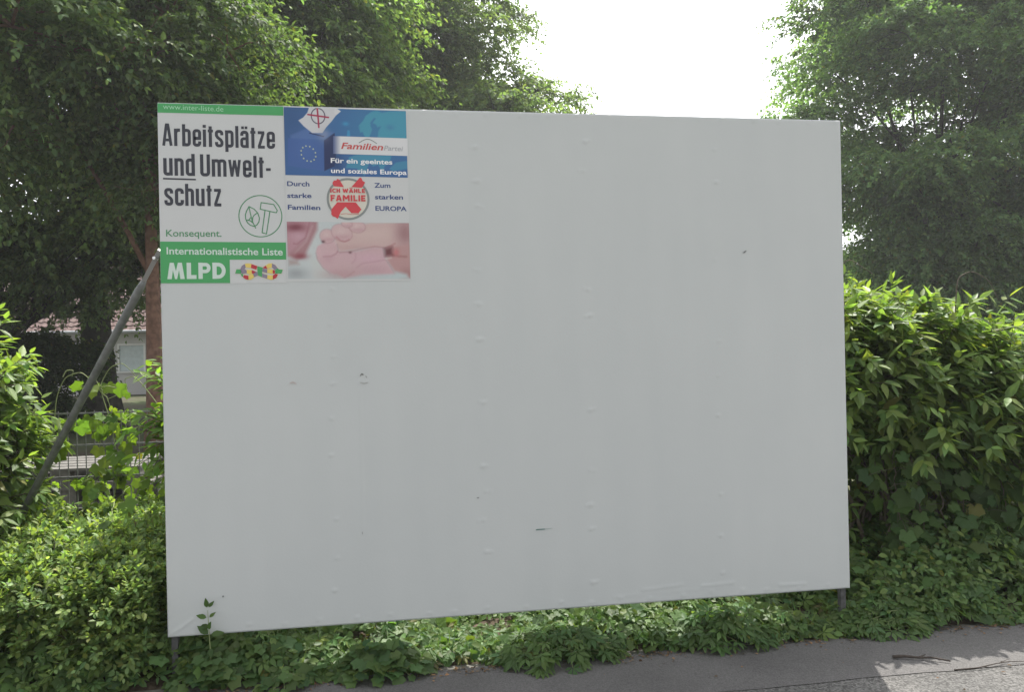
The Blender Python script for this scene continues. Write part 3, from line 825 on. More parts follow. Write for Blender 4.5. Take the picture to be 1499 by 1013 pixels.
# three fingertips
for (x, y, rx, ry, an) in ((500, 205, 85, 78, .2), (668, 165, 122, 92, .42), (850, 95, 92, 66, .1), (730, 60, 60, 40, .2)):
    pts = [(x + rx * math.cos(a) * math.cos(an) - ry * math.sin(a) * math.sin(an), y + rx * math.cos(a) * math.sin(an) + ry * math.sin(a) * math.cos(an)) for a in np.linspace(0, 6.283, 26)[:-1]]
    pts = o4(*pts)
    F_.line(pts + pts[:1], SH, 15, 9, .85); F_.poly(pts, (202, 172, 172), 9)
    F_.glow(x - 45, y - 55, rx * .5, ry * .5, (212, 188, 186), .6); F_.glow(x - 20, y + ry * .5 - 38, rx * .8, ry * .3, (184, 140, 146), .4)
F_.glow(450 - 35, 268 - 38, 20, 16, DK, .8)
F_.line(o4((605, 215), (650, 255), (700, 268), (750, 245)), (156, 84, 96), 13, 10, .9)
F_.poly(o4((700, 690), (900, 655), (1270, 655), (1300, 620), (1420, 650), (1440, 700), (700, 705)), (184, 196, 196), 22)
F_.poly(o4((540, 650), (600, 645), (670, 690), (560, 700)), (188, 192, 190), 16)
F_.glow(600, 610, 220, 60, (176, 140, 142), .5); F_.glow(1000, 560, 200, 60, (182, 146, 152), .45); F_.glow(760, 300, 260, 40, (186, 152, 150), .45); F_.glow(470, 420, 60, 60, (188, 150, 156), .4)
F_.C *= .86 * (1 + rng.normal(0, .012, F_.C.shape[:2]))[..., None]
F_.build('printed_photo', (.5752, 2.1660), (1.1548, 2.1614), (1.1566, 1.8878), (.5770, 1.8915), Y1, PR)

# ------------------------------------------------------------------ fence
FY = 1.22
FN = empty('mesh_fence', (1.5, FY, 0), 'grey double-wire mesh fence running behind the bushes and billboard', 'fence')
M_WIRE = plain('galvanised_wire', (.16, .165, .16), .5, .4, var=.2, scale=60)
for k in range(8):
    x0 = -7.4 + k * 2.5; x1 = x0 + 2.5
    p = MB(); p.box((x0 - .03, FY - .02, -.2), (x0 + .03, FY + .02, 1.25)); p.build('post', M_STEEL, FN)
    m = MB()
    for i in range(1, 50): m.box((x0 + i * .05 - .0023, FY - .0328, .05), (x0 + i * .05 + .0023, FY - .0272, 1.215))
    for z in np.arange(.06, 1.23, .19):
        for dy in (-.0395, -.0265): m.box((x0 + .005, FY + dy, z - .004), (x1 - .005, FY + dy + .006, z + .004))
    m.build('wire_panel', M_WIRE, FN)

# ------------------------------------------------------------------ pallets behind the fence
M_WOOD = plain('weathered_wood', (.12, .115, .105), .9, var=.3, scale=18)
for k, wh in enumerate(('lowest', 'second lowest', 'middle', 'second highest', 'topmost')):
    z = -.03 + k * .144
    dx = random.uniform(-.03, .03)
    e = empty('wooden_pallet', (-1.4 + dx, 3.0, z), 'weathered wooden pallet, %s of the stack of five behind the fence' % wh, 'pallet', 'stacked wooden pallets')
    m = MB()
    for i in range(5): m.box((-1.99 + dx, 2.6 + i * .165, z + .122), (-.83 + dx, 2.73 + i * .165, z + .142))
    m.build('top_boards', M_WOOD, e)
    m = MB()
    for i in range(3):
        for j in range(3): m.box((-1.985 + dx + i * .505, 2.61 + j * .33, z + .02), (-1.845 + dx + i * .505, 2.72 + j * .33, z + .121))
    m.build('blocks', M_WOOD, e)
    m = MB()
    for j in range(3): m.box((-1.99 + dx, 2.61 + j * .33, z), (-.83 + dx, 2.72 + j * .33, z + .0195))
    m.build('base_boards', M_WOOD, e)

# ------------------------------------------------------------------ house
HS = empty('house', (-14, 34, 0), 'white house with red tiled roof and grey roller shutter seen under the trees', 'house')
HY = 30.0
M_WALL = plain('white_render', (.5, .49, .485), .9, var=.04, scale=3)
m = MB()
wx0, wx1, wz0, wz1 = -9.45, -8.40, .9, 2.0
m.box((-22, HY, -.1), (wx0, HY + 8, 2.6)); m.box((wx1, HY, -.1), (-5, HY + 8, 2.6))
m.box((wx0 + .001, HY + .002, -.1), (wx1 - .001, HY + 7.99, wz0)); m.box((wx0 + .001, HY + .002, wz1), (wx1 - .001, HY + 7.99, 2.599)); m.box((wx0 + .001, HY + .3, wz0), (wx1 - .001, HY + 7.98, wz1))
m.build('wall', M_WALL, HS)
m = MB(); m.box((wx0, HY + .02, wz0), (wx0 + .07, HY + .12, wz1)); m.box((wx1 - .07, HY + .02, wz0), (wx1, HY + .12, wz1)); m.box((wx0 + .07, HY + .02, wz1 - .07), (wx1 - .07, HY + .12, wz1)); m.box((wx0 - .05, HY - .08, wz0 - .06), (wx1 + .05, HY + .1, wz0))
wf = m.build('window', plain('white_frame', (.75, .75, .75), .5), HS)
m = MB()
for i in range(18): m.box((wx0 + .08, HY + .06 + .006 * (i % 2), wz0 + .01 + i * .056), (wx1 - .08, HY + .10, wz0 + .062 + i * .056))
m.build('shutter', plain('grey_blue_shutter', (.55, .62, .64), .6, var=.08, scale=8), wf)
m = MB()
nrow, ncol = 18, 300
rv = []; rf = []
for r in range(nrow):
    for e in (0, 1):
        s_ = (r + e) * .33
        for c in range(ncol + 1):
            rv.append((-22.5 + c * .06, HY - .5 + s_ * .82, 2.5 + s_ * .57 + .035 * (1 - e) + .02 * math.sin(c * .06 / .24 * 6.283)))
    b0 = 2 * r * (ncol + 1)
    for c in range(ncol): rf.append([b0 + c, b0 + c + 1, b0 + ncol + 2 + c, b0 + ncol + 1 + c])
    if r:
        b1 = b0 - (ncol + 1)
        for c in range(ncol): rf.append([b1 + c, b1 + c + 1, b0 + c + 1, b0 + c])
m.add(rv, rf)
m.add([(-22.5, HY + 4.4, 5.88), (-4.5, HY + 4.4, 5.88), (-4.5, HY + 9, 2.5), (-22.5, HY + 9, 2.5)], [[0, 1, 2, 3]])
m.build('roof', plain('red_roof_tiles', (.105, .066, .06), .8, var=.25, scale=5), HS)
m = MB(); m.tube([(-22.5, HY - .55, 2.46), (-4.5, HY - .55, 2.46)], .07, 8); m.tube([(-8.1, HY - .1, 2.4), (-8.1, HY - .1, 0)], .045, 8)
m.build('gutter', plain('zinc', (.3, .31, .32), .5, .5), HS)

# ------------------------------------------------------------------ trees
def tree(label, base, height, crown_c, crown_r, n_shoot, leaf=.13, col=(.055, .085, .022), trunk_r=.3, lobes=30, lobe_r=.36, zcut=99., mat=None, bark=None, seed=1,
         name='broadleaf_tree', extra=(), shootL=.75, group='trees behind the billboard', core=.25, lean=(0, 0), gaps=0.0, stemtop=None, nodes=6, limb=None, limbs=30):
    global rng
    rng = np.random.default_rng(seed)
    T = empty(name, base, label, 'tree', group)
    c = np.array(crown_c, float); rr = np.array(crown_r, float)
    # crown as layered sprays: many small flattened domes spread through the crown
    d = sphere_dirs(lobes)
    LC = c + d * rr * (rng.uniform(.18, 1, (lobes, 1)) ** .5)
    LR = rr.mean() * lobe_r * rng.uniform(.6, 1.35, lobes)
    for (ex, ey, ez, er) in extra:
        k_ = max(2, int(er * 4))
        LC = np.vstack([LC, np.array([ex, ey, ez]) + sphere_dirs(k_) * er * rng.uniform(.2, .75, (k_, 1))]); LR = np.append(LR, er * rng.uniform(.4, .65, k_))
    wgt = LR ** 2 * np.where(LC[:, 2] > zcut + 1, .4, 1); wgt = wgt / wgt.sum()
    idx = rng.choice(len(LC), n_shoot, p=wgt)
    dd = sphere_dirs(n_shoot); up_ = rng.uniform(0, 1, n_shoot) < .72
    dd[up_, 2] = np.abs(dd[up_, 2])
    flat = np.array([1.1, 1.1, .55])
    rad = rng.uniform(core, 1, n_shoot) ** .5
    P = LC[idx] + dd * flat * (LR[idx] * rad)[:, None]
    outw = norm((P - c) / rr)
    D = norm(dd * np.array([.9, .9, .4]) + outw * .45 + np.array([0, 0, .1]) + rng.normal(0, .3, P.shape))
    L = shootL * rng.uniform(.6, 1.25, len(P))
    big = np.where(P[:, 2] > zcut, 1.6, 1.0)
    pos, ax, nm, sz, ii, tt = shoot_leaves(P, D, L, nodes, .42, leaf, 58, .32, .15, .8, 2, .33)
    sz = sz * big[ii]
    lobec = np.exp(rng.normal(0, .2, len(LC)))[idx][ii]
    cv = col_var(col, len(pos), .2, .10) * lobec[:, None]
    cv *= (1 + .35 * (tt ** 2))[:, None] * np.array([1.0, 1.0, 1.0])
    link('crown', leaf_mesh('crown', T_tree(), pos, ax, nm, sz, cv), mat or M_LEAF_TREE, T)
    # trunk and limbs
    b = np.array(base, float); m = MB()
    stop = c + np.array([0, 0, -.1 * rr[2]]) if stemtop is None else np.array(stemtop, float)
    ts = np.linspace(0, 1, 9)
    tr = np.array([b + (stop - b) * t + np.array([lean[0] * math.sin(t * 3), lean[1] * math.sin(t * 3), 0]) for t in ts])
    tr[0, 2] -= .3
    rad = trunk_r * (1 - .7 * ts) * (1 + .55 * np.exp(-ts * 9 / .6))
    m.tube(tr, rad, 14)
    for k in range(min(len(LC), limbs)):
        t0 = rng.uniform(.4, .95); p0 = b + (stop - b) * t0
        p1 = LC[k]; mid = (p0 + p1) / 2 + np.array([0, 0, .12 * np.linalg.norm(p1 - p0)])
        pts = [(1 - s) ** 2 * p0 + 2 * s * (1 - s) * mid + s * s * p1 for s in np.linspace(0, 1, 6)]
        r0 = trunk_r * (1 - .7 * t0) * .5
        m.tube(pts, np.linspace(r0, r0 * .2, 6), 7)
    # twigs
    sel = rng.choice(len(P), min(300, len(P)), replace=False)
    for k in sel:
        p0 = LC[idx[k]]; m.tube([p0, (p0 + P[k]) / 2 + np.array([0, 0, .06]), P[k], P[k] + D[k] * L[k] * .6], [.022, .014, .008, .004], 3, False)
    if limb is not None: m.tube(limb[0], limb[1], 9)
    m.build('trunk', bark or M_BARK, T, True)
    return T

G1 = (.088, .130, .056); G2 = (.108, .160, .062); G3 = (.112, .158, .068); G4 = (.100, .165, .066)
# big old tree on the left (dark)
tree('huge dark old tree with thick flared trunk in front of the white house', (-5.05, 14.6, 0), 16, (-5.6, 15.5, 8.2), (5.2, 4.6, 5.0), 11500, .155, G1, .37, 95, .26, 9.6, seed=11,
     extra=[(-8.5, 14.5, 4.6, 1.7), (-3.2, 14, 4.6, 1.5), (-6.2, 13.2, 4.4, 1.5), (-9.8, 15, 6.5, 2.0), (-6.3, 13.5, 3.7, .85), (-5.3, 13, 3.8, .7), (-4.1, 13, 3.7, .75), (-4.6, 13.2, 4.3, .9), (-7.4, 13.6, 3.3, .9), (-5.05, 13.3, 2.7, .45), (-4.0, 13.2, 3.0, .5), (-8.3, 13.5, 2.5, .8)], limb=([(-5.1, 14.7, 3.3), (-5.7, 14.4, 2.8), (-6.5, 14.1, 2.2), (-7.3, 13.9, 1.5), (-8.0, 13.8, 1.2)], [.17, .16, .15, .14, .12]))
tree('small dark understorey tree whose leaves hang across the red roof, left of the thick trunk', (-6.6, 12.9, 0), 4.4, (-5.2, 12.8, 3.5), (1.9, .8, .75), 2600, .10, G1, .08, 40, .26, 9, seed=22, shootL=.4,
     extra=[(-3.95, 12.8, 2.8, .42), (-3.6, 12.8, 3.3, .45), (-3.85, 12.6, 2.55, .32), (-5.4, 12.7, 2.75, .4), (-4.95, 12.8, 2.5, .35), (-6.3, 12.8, 2.6, .5)], stemtop=(-6.2, 12.8, 2.9))
# red barked slim tree
tree('slim tree with reddish brown trunk rising just behind the left edge of the billboard', (-2.69, 10, 0), 12, (-3.4, 9.6, 6.6), (2.6, 2.4, 2.7), 5200, .115, G1, .15, 40, .32, 8.2, bark=M_BARK_RED, seed=12, limbs=6, stemtop=(-2.75, 10, 6.4),
     extra=[(-4.6, 8.6, 4.6, 1.1), (-2.0, 9.2, 4.7, 1.0)])
# middle lit tree above the posters
tree('bright green tree rising above the two posters', (-1.6, 16.5, 0), 14, (-1.3, 16.5, 8.2), (2.9, 2.8, 4.2), 8500, .15, G2, .26, 60, .29, 10.6, seed=13, extra=[(.6, 15.6, 6.8, 1.3), (-2.6, 15, 6.2, 1.3)])
# wide pale tree
tree('wide pale green tree whose right side slopes down to the open sky', (1.6, 24, 0), 16, (.7, 24.5, 8.3), (6.5, 5.5, 7.0), 22000, .155, G3, .4, 150, .185, 13.2, seed=14)
# right tree
tree('tall airy tree on the right with sky showing through its crown', (18.1, 20, 0), 16, (20.0, 20.2, 8.2), (5.6, 5, 7.2), 19000, .155, G4, .3, 170, .19, 12.6, seed=15, extra=[(14.6, 19.2, 11.4, 1.2), (14.4, 19.5, 8.4, 1.2), (15.6, 19, 6.6, 1.2), (16.8, 19, 5, 1.4), (17.0, 18.5, 3.4, 1.5), (18.8, 18, 2.9, 1.6), (21, 17.5, 2.8, 1.6), (15.6, 19.5, 2.6, 1.2)])
tree('second tall tree at the far right edge, partly hidden by its neighbour', (23.0, 19, 0), 16, (24.4, 19.5, 7.6), (4.6, 4.2, 7.0), 9000, .15, G4, .3, 60, .25, 12.4, seed=16)
# dark glossy shrub below the big tree
tree('dark glossy evergreen shrub between the house and the fence on the left', (-6.9, 13.4, 0), 3, (-6.3, 13.5, 1.0), (1.2, 1.0, 1.15), 4000, .09, (.03, .048, .02), .08, 30, .36, 5, seed=20, extra=[(-5.6, 13.4, 1.6, .6), (-6.0, 13.4, 1.8, .6)], name='evergreen_shrub', shootL=.4)
tree('second dark evergreen shrub at the left frame edge under the trees', (-9.4, 13.6, 0), 3, (-9.4, 13.6, 1.4), (1.6, 1.2, 1.4), 1800, .1, (.026, .042, .018), .08, 26, .36, 5, seed=21, name='evergreen_shrub', shootL=.4)
# far wood
rng = np.random.default_rng(30)
n = 26000
ang = rng.uniform(-1.15, 1.15, n); rad = rng.uniform(48, 58, n)
px_, py_ = rad * np.sin(ang) + 1, rad * np.cos(ang) - 4
hh = 6.5 + 1.5 * np.sin(px_ * .35) + 1.0 * np.sin(px_ * .9 + 1)
pz_ = hh * rng.uniform(0, 1, n) ** .7
tag(link('distant_wood', leaf_mesh('distant_wood', T_tree(.8), np.stack([px_, py_, pz_], 1), sphere_dirs(n), sphere_dirs(n) + np.array([0, -.3, .8]), rng.uniform(.35, .7, n), col_var((.045, .07, .026), n, .25, .1)), M_LEAF_FAR), 'dark distant wood closing the view behind the trees', 'wood', kind='stuff')

# ------------------------------------------------------------------ shrubs and vines near the billboard
def shrub(label, root, boxes, leaf=.115, col=(.075, .135, .03), seed=40, tpl=None, nodes=6, L=.38, name='shrub', stems=12, mat=None, hang=.3, group=None, cat='shrub', droop=.25, up=.55, ang=58, spread=.16, clip=None):
    """boxes: (cx,cy,cz, rx,ry,rz, n_shoots) ellipsoid shells"""
    global rng
    rng = np.random.default_rng(seed)
    T = empty(name, root, label, cat, group)
    PP = []; DD = []
    for (cx, cy, cz, rx, ry, rz, ns) in boxes:
        d = sphere_dirs(ns); sgn = np.sign(d) * np.abs(d) ** .7
        r = rng.uniform(.45, 1, (ns, 1)) ** .6
        PP.append(np.array([cx, cy, cz]) + sgn / np.maximum(1e-6, np.max(np.abs(sgn), 1, keepdims=True)) ** .35 * np.array([rx, ry, rz]) * r)
        DD.append(norm(d * .6 + np.array([0, 0, up]) + rng.normal(0, .28, d.shape)))
    P = np.vstack(PP); D = np.vstack(DD)
    k = (P[:, 2] > .05) & ~((P[:, 0] > -.06) & (P[:, 0] < W + .06) & (P[:, 1] < .16)); P = P[k]; D = D[k]
    Ls = L * rng.uniform(.55, 1.3, len(P))
    pos, ax, nm, sz, ii, tt = shoot_leaves(P, D, Ls, nodes, droop, leaf, ang, hang, .2, .62, 2, .3)
    z = pos[:, 2]; ok = (z > .03) & ~((pos[:, 0] > -.08) & (pos[:, 0] < W + .06) & (pos[:, 1] < .12) & (z > .1))
    if clip is not None: ok &= clip(pos)
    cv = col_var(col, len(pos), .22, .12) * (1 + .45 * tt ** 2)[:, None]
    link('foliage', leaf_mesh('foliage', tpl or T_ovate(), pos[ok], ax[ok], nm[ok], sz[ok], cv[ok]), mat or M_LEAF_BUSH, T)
    b = np.array(root, float)
    for q in range(stems):
        bb = b + np.array([rng.normal(0, spread), rng.normal(0, .1), -.03]); e = P[rng.integers(len(P))]
        mid = bb * .45 + e * .55 + np.array([0, 0, .15]); mid[:2] = bb[:2] * .7 + e[:2] * .3
        m = MB(); m.tube([(1 - s) ** 2 * bb + 2 * s * (1 - s) * mid + s * s * e for s in np.linspace(0, 1, 7)], np.linspace(rng.uniform(.009, .017), .004, 7), 6)
        m.build('stem', M_STEM, T, True)
    m = MB()
    for q in rng.choice(len(P), min(len(P), 600), replace=False):
        e = P[q] + D[q] * Ls[q] * .96 + np.array([0, 0, -droop * Ls[q] * .92]); mid = P[q] + D[q] * Ls[q] * .5 + np.array([0, 0, -droop * Ls[q] * .25])
        if -.1 < e[0] < W + .1 and min(e[1], mid[1]) < .14: continue
        m.tube([P[q], mid, e], [.0035, .0028, .0015], 4, False)
    m.build('foliage_twigs', M_STEM, T, True)
    return T

shrub('broad bush with pointed bright leaves and bare stems to the right of the billboard', (4.2, .72, 0),
      [(4.25, .9, 1.26, .66, .40, .40, 520), (3.86, .86, 1.31, .42, .36, .38, 270), (4.75, .95, 1.06, .55, .4, .40, 260), (5.2, 1.0, .95, .45, .4, .40, 160), (4.6, .72, .95, .55, .34, .24, 170), (4.0, 1.0, .5, .42, .12, .34, 170), (4.7, .95, .5, .4, .15, .3, 120)], .14, (.11, .162, .05), 41, T_ovate(.38, .06, .24), 6, .34, stems=75, spread=.3, clip=lambda p: p[:, 2] < 2.0 * (p[:, 1] + .46) + .1 * np.sin(p[:, 0] * 9), group='pointed-leaf bushes along the fence')
shrub('bush with pointed sunlit leaves at the left frame edge in front of the fence', (-1.55, .8, 0),
      [(-1.5, .82, 1.2, .42, .32, .42, 330), (-1.35, .85, .85, .32, .28, .3, 150)], .115, (.11, .165, .048), 42, T_ovate(.42, .06, .22), 6, .3, stems=14, group='pointed-leaf bushes along the fence')
shrub('leafy bush behind the billboard, its shoots peeking out past the left edge below the posters', (.3, .7, 0),
      [(.4, .75, 1.1, .42, .26, .36, 230), (.0, .66, 1.2, .12, .14, .2, 36)], .10, (.10, .17, .035), 43, T_ovate(.46, .06, .2), 6, .26, stems=12, group='pointed-leaf bushes along the fence')
# sprawling small-leaved bush on the left
shrub('sprawling low bush of tiny yellow-green leaves left of the billboard, below the fence', (-.6, .45, 0),
      [(-.6, .16, .30, .6, .14, .16, 600), (-.22, .16, .26, .2, .16, .14, 360), (-.65, .38, .38, .6, .2, .15, 900), (-.25, .38, .34, .2, .2, .14, 450), (-.7, .68, .44, .6, .22, .12, 900), (-.3, .68, .42, .22, .22, .12, 450), (-.75, .96, .48, .6, .13, .10, 500), (-1.3, .5, .45, .3, .4, .22, 500)], .047, (.15, .21, .078), 44, T_small(.52), 9, .18, name='low_shrub', stems=14, hang=.12, up=.75, droop=.3, ang=62)

# vines: lobed leaves on wandering stems
def vine(label, stems, leaf, col, seed, name='climbing_vine', spread=.05, per=1.0, mat=None, tend=(), face=(-.0, -.7, .6), group=None, cat='vine', smat=None):
    global rng
    rng = np.random.default_rng(seed)
    P0 = np.array(stems[0][0], float)
    T = empty(name, (P0[0], P0[1], 0), label, cat, group)
    m = MB(); PP = []
    for pts in stems:
        pts = np.array(pts, float); t = np.linspace(0, len(pts) - 1, 8 * (len(pts) - 1) + 1)
        c = np.stack([np.interp(t, np.arange(len(pts)), pts[:, k]) for k in range(3)], 1)
        c[1:-1] = (c[:-2] + 2 * c[1:-1] + c[2:]) / 4; c += rng.normal(0, .006, c.shape)
        m.tube(c, .0035, 5, False)
        ln = np.linalg.norm(np.diff(c, axis=0), axis=1).sum(); nn = int(ln / .045 * per)
        s = rng.uniform(0, len(c) - 1, nn)
        PP.append(np.stack([np.interp(s, np.arange(len(c)), c[:, k]) for k in range(3)], 1))
    P = np.vstack(PP); n = len(P)
    off = rng.normal(0, spread, (n, 3)); Q = P + off
    ax = norm(off * np.array([1, .5, .3]) / spread * .5 + np.array([0, -.25, -.75]) + rng.normal(0, .3, (n, 3)))
    nm = np.array(face)[None, :] + rng.normal(0, .4, (n, 3))
    sz = leaf * rng.uniform(.55, 1.25, n)
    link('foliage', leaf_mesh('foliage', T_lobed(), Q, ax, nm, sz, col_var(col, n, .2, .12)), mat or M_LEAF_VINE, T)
    for i in rng.choice(n, min(n, 160), replace=False): m.tube([P[i], (P[i] + Q[i]) / 2 + np.array([0, 0, .01]), Q[i]], .0016, 3, False)
    for pts in tend:
        pts = np.array(pts, float); t = np.linspace(0, len(pts) - 1, 6 * (len(pts) - 1) + 1)
        c = np.stack([np.interp(t, np.arange(len(pts)), pts[:, k]) for k in range(3)], 1)
        for _ in range(3): c[1:-1] = (c[:-2] + 2 * c[1:-1] + c[2:]) / 4
        m.tube(c, np.linspace(.0035, .002, len(c)), 5, False)
    m.build('stems', smat or M_VINE, T, True)
    return T
VC = (.11, .175, .035); FV = (0, -1, .12)
fy = FY - .06
vine('vine with glowing lobed leaves climbing the wire fence near the left edge of the billboard',
     [[(-.28, fy, .3), (-.3, fy, .5), (-.25, fy, .78), (-.3, fy, .92)], [(-.36, fy, .62), (-.42, fy, .72), (-.34, fy, .80)], [(-.26, fy, .98), (-.24, fy, 1.1), (-.28, fy, 1.18)]], .062, VC, 51, per=3.0, spread=.05, tend=[[(-.3, fy, .9), (-.3, fy, 1.2), (-.45, fy - .02, 1.42), (-.52, fy, 1.40), (-.5, fy, 1.34)]], face=FV, group='vines on the fence')
vine('vine with drooping lobed leaves on the fence just right of the slanting brace',
     [[(-.62, fy, .5), (-.6, fy, .62), (-.54, fy, .72)], [(-.56, fy, .82), (-.5, fy, .9), (-.55, fy, .98)], [(-.7, fy, 1.08), (-.55, fy, 1.17), (-.46, fy, 1.12)], [(-.62, fy, 1.28), (-.66, fy, 1.36)], [(-.78, fy, .78), (-.66, fy, .84), (-.58, fy, .8)]], .060, VC, 52, per=3.2, spread=.05,
     tend=[[(-.6, fy, .6), (-.56, fy, .9), (-.6, fy, 1.15), (-.66, fy, 1.36), (-.6, fy, 1.47), (-.53, fy, 1.5), (-.47, fy, 1.44), (-.44, fy, 1.38)], [(-.92, fy, 1.05), (-.90, fy, 1.3), (-.85, fy, 1.42), (-.76, fy, 1.45), (-.70, fy - .02, 1.40)], [(-.86, fy, 1.42), (-.84, fy, 1.46), (-.8, fy, 1.46), (-.81, fy, 1.42)]], face=FV, group='vines on the fence')
vine('vine tangled in the left bush where it meets the fence',
     [[(-1.0, fy, .1), (-1.0, fy, .5), (-.95, fy, .9), (-.92, fy, 1.15)], [(-1.15, fy - .2, .3), (-1.1, fy - .2, .6), (-1.05, fy - .2, .8)]], .085, VC, 53, per=1.6, spread=.06, face=FV, group='vines on the fence')
vine('dark curtain of lobed vine leaves hanging over the lower part of the right bush',
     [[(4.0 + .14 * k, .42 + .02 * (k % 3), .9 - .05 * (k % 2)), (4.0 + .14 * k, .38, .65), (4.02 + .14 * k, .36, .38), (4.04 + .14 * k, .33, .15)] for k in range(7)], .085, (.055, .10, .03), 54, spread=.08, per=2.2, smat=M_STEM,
     tend=[[(3.7, .4, 1.75), (3.66, .4, 1.95), (3.72, .38, 2.03), (3.86, .36, 1.93)], [(4.5, .5, 1.7), (4.52, .5, 1.92), (4.62, .5, 1.96), (4.74, .5, 1.9), (4.8, .5, 1.78)]])

vine('creeper with broad lobed leaves sprawling over the low yellow-green bush',
     [[(-1.2, .7, .62), (-.9, .6, .60), (-.55, .55, .58), (-.25, .5, .52)], [(-.9, .25, .42), (-.6, .2, .40), (-.35, .2, .42), (-.2, .12, .38)], [(-.5, .9, .7), (-.45, .6, .62), (-.4, .3, .48)]], .075, (.095, .16, .05), 55, spread=.06, per=1.1, face=(0, -.5, .8))
# ground cover
rng = np.random.default_rng(60)
def cover_h(x, y):
    h = .10 + .09 * np.clip((y + .05) / .5, 0, 1) + .05 * np.sin(x * 5.3) * np.sin(y * 6 + x * 2)
    h = h + .26 * np.exp(-((x - 4.35) / .7) ** 2) * np.clip((y + .1) / .35, 0, 1) + .2 * np.exp(-((x + .6) / .7) ** 2) * np.clip((y + .1) / .2, 0.2, 1)
    h = h - .07 * np.exp(-((x - 1.35) / .38) ** 2) - .05 * np.exp(-((x - 3.3) / .2) ** 2)
    return np.clip(h, .025, None)
def patch(n, x0, x1, y0, y1, leaf, col, tpl, nrmb=(0, -.55, .8), thin=None):
    x = rng.uniform(x0, x1, n); y = y0 + (y1 - y0) * rng.uniform(0, 1, n) ** 1.15
    y = y + (.02 + .035 * np.sin(x * 5.1 + .7) + .03 * np.sin(x * 13.7 + 2)).clip(0) * np.exp(-(y - y0) / .2)
    den = .5 + .5 * np.sin(x * 4.1 + 1.3) * np.sin(y * 9 + x) + .35 * np.sin(x * 11.0)
    k = rng.uniform(0, 1, n) < np.clip(den + .45, .15, 1)
    if thin is not None: k &= rng.uniform(0, 1, n) > thin(x, y)
    x = x[k]; y = y[k]; n = len(x)
    z = cover_h(x, y) * rng.uniform(.25, 1.05, n) * np.clip((y + .13) / .12, .35, 1) + .012
    ax = norm(np.stack([rng.normal(0, .8, n), rng.normal(-.55, .5, n), rng.normal(-.25, .25, n)], 1))
    nm = np.array(nrmb)[None, :] + rng.normal(0, .32, (n, 3))
    return np.stack([x, y, z], 1), ax, nm, leaf * rng.uniform(.5, 1.25, n), col_var(col, n, .22, .12)
bare = lambda x, y: .4 * np.exp(-((x - 1.45) / .28) ** 2) * (y < .15) + .5 * np.exp(-((x - .95) / .12) ** 2) * (y < .4) + .9 * np.exp(-((x - .02) / .07) ** 2) * (y < .04)
A = patch(4200, -1.6, 5.6, -.12, 1.1, .056, (.09, .15, .05), T_lobed(), thin=bare)
tag(link('lobed_ground_cover', leaf_mesh('lobed_ground_cover', T_lobed(), *A), M_LEAF_VINE), 'lobed green creeper leaves covering the strip beneath the billboard and bushes', 'ground cover', kind='stuff')
A = patch(7500, -1.6, 5.6, -.12, 1.1, .062, (.095, .16, .052), T_palm(), thin=bare)
tag(link('fingered_ground_cover', leaf_mesh('fingered_ground_cover', T_palm(), *A), M_LEAF_VINE), 'five-fingered creeper leaves mixed into the green strip beneath the billboard', 'ground cover', kind='stuff')
A = patch(24000, -1.6, 5.6, -.10, .9, .045, (.115, .18, .06), T_small(.6), thin=bare)
tag(link('small_ground_cover', leaf_mesh('small_ground_cover', T_small(.6), *A), M_LEAF_BUSH), 'small pale leaves scattered among the creeper along the kerb', 'ground cover', kind='stuff')

def clump(label, cx, cy, r, n, hgt, leaf, col, seed):
    tp = T_palm() if seed % 2 else T_lobed()
    global rng
    rng = np.random.default_rng(seed)
    T = empty('creeper_clump', (cx, cy, 0), label, 'plant', 'creeper clumps at the kerb')
    a = rng.uniform(0, 6.283, n); q = np.sqrt(rng.uniform(0, 1, n))
    P = np.stack([cx + r * 1.25 * q * np.cos(a), cy + r * .75 * q * np.sin(a), hgt * (1.05 - q ** 2) * rng.uniform(.5, 1, n) + .015], 1)
    ax = norm(np.stack([np.cos(a), np.sin(a) - .3, np.full(n, -.35)], 1) + rng.normal(0, .3, (n, 3)))
    nm = np.stack([.4 * np.cos(a), .4 * np.sin(a) - .35, np.ones(n)], 1) + rng.normal(0, .25, (n, 3))
    link('foliage', leaf_mesh('foliage', tp, P, ax, nm, leaf * rng.uniform(.6, 1.2, n), col_var(col, n, .18, .1)), M_LEAF_VINE, T)
    m = MB()
    for i in range(n):
        b = np.array([cx + rng.normal(0, r * .2), cy + .06, 0]); m.tube([b, (b + P[i]) / 2 + np.array([0, 0, .03]), P[i]], .0018, 3, False)
    m.build('stems', M_VINE, T)
CC = (.088, .15, .052)
clump('creeper clump spilling over the kerb below the middle of the billboard', 1.85, -.06, .26, 170, .15, .075, CC, 71)
clump('creeper clump left of the sunny bare patch under the billboard', .98, -.07, .19, 210, .15, .05, CC, 72)
clump('creeper clump beside the foot of the right billboard post', 3.62, -.02, .22, 130, .12, .075, CC, 73)
clump('tiny creeper clump lying on the asphalt below the left end of the billboard', .55, -.16, .085, 34, .06, .045, CC, 74)
clump('creeper clump at the kerb a little left of the right billboard post', 2.72, -.03, .22, 140, .17, .075, CC, 75)
clump('creeper clump around the thin sprout at the lower left corner of the billboard', .22, -.04, .16, 130, .14, .05, CC, 76)

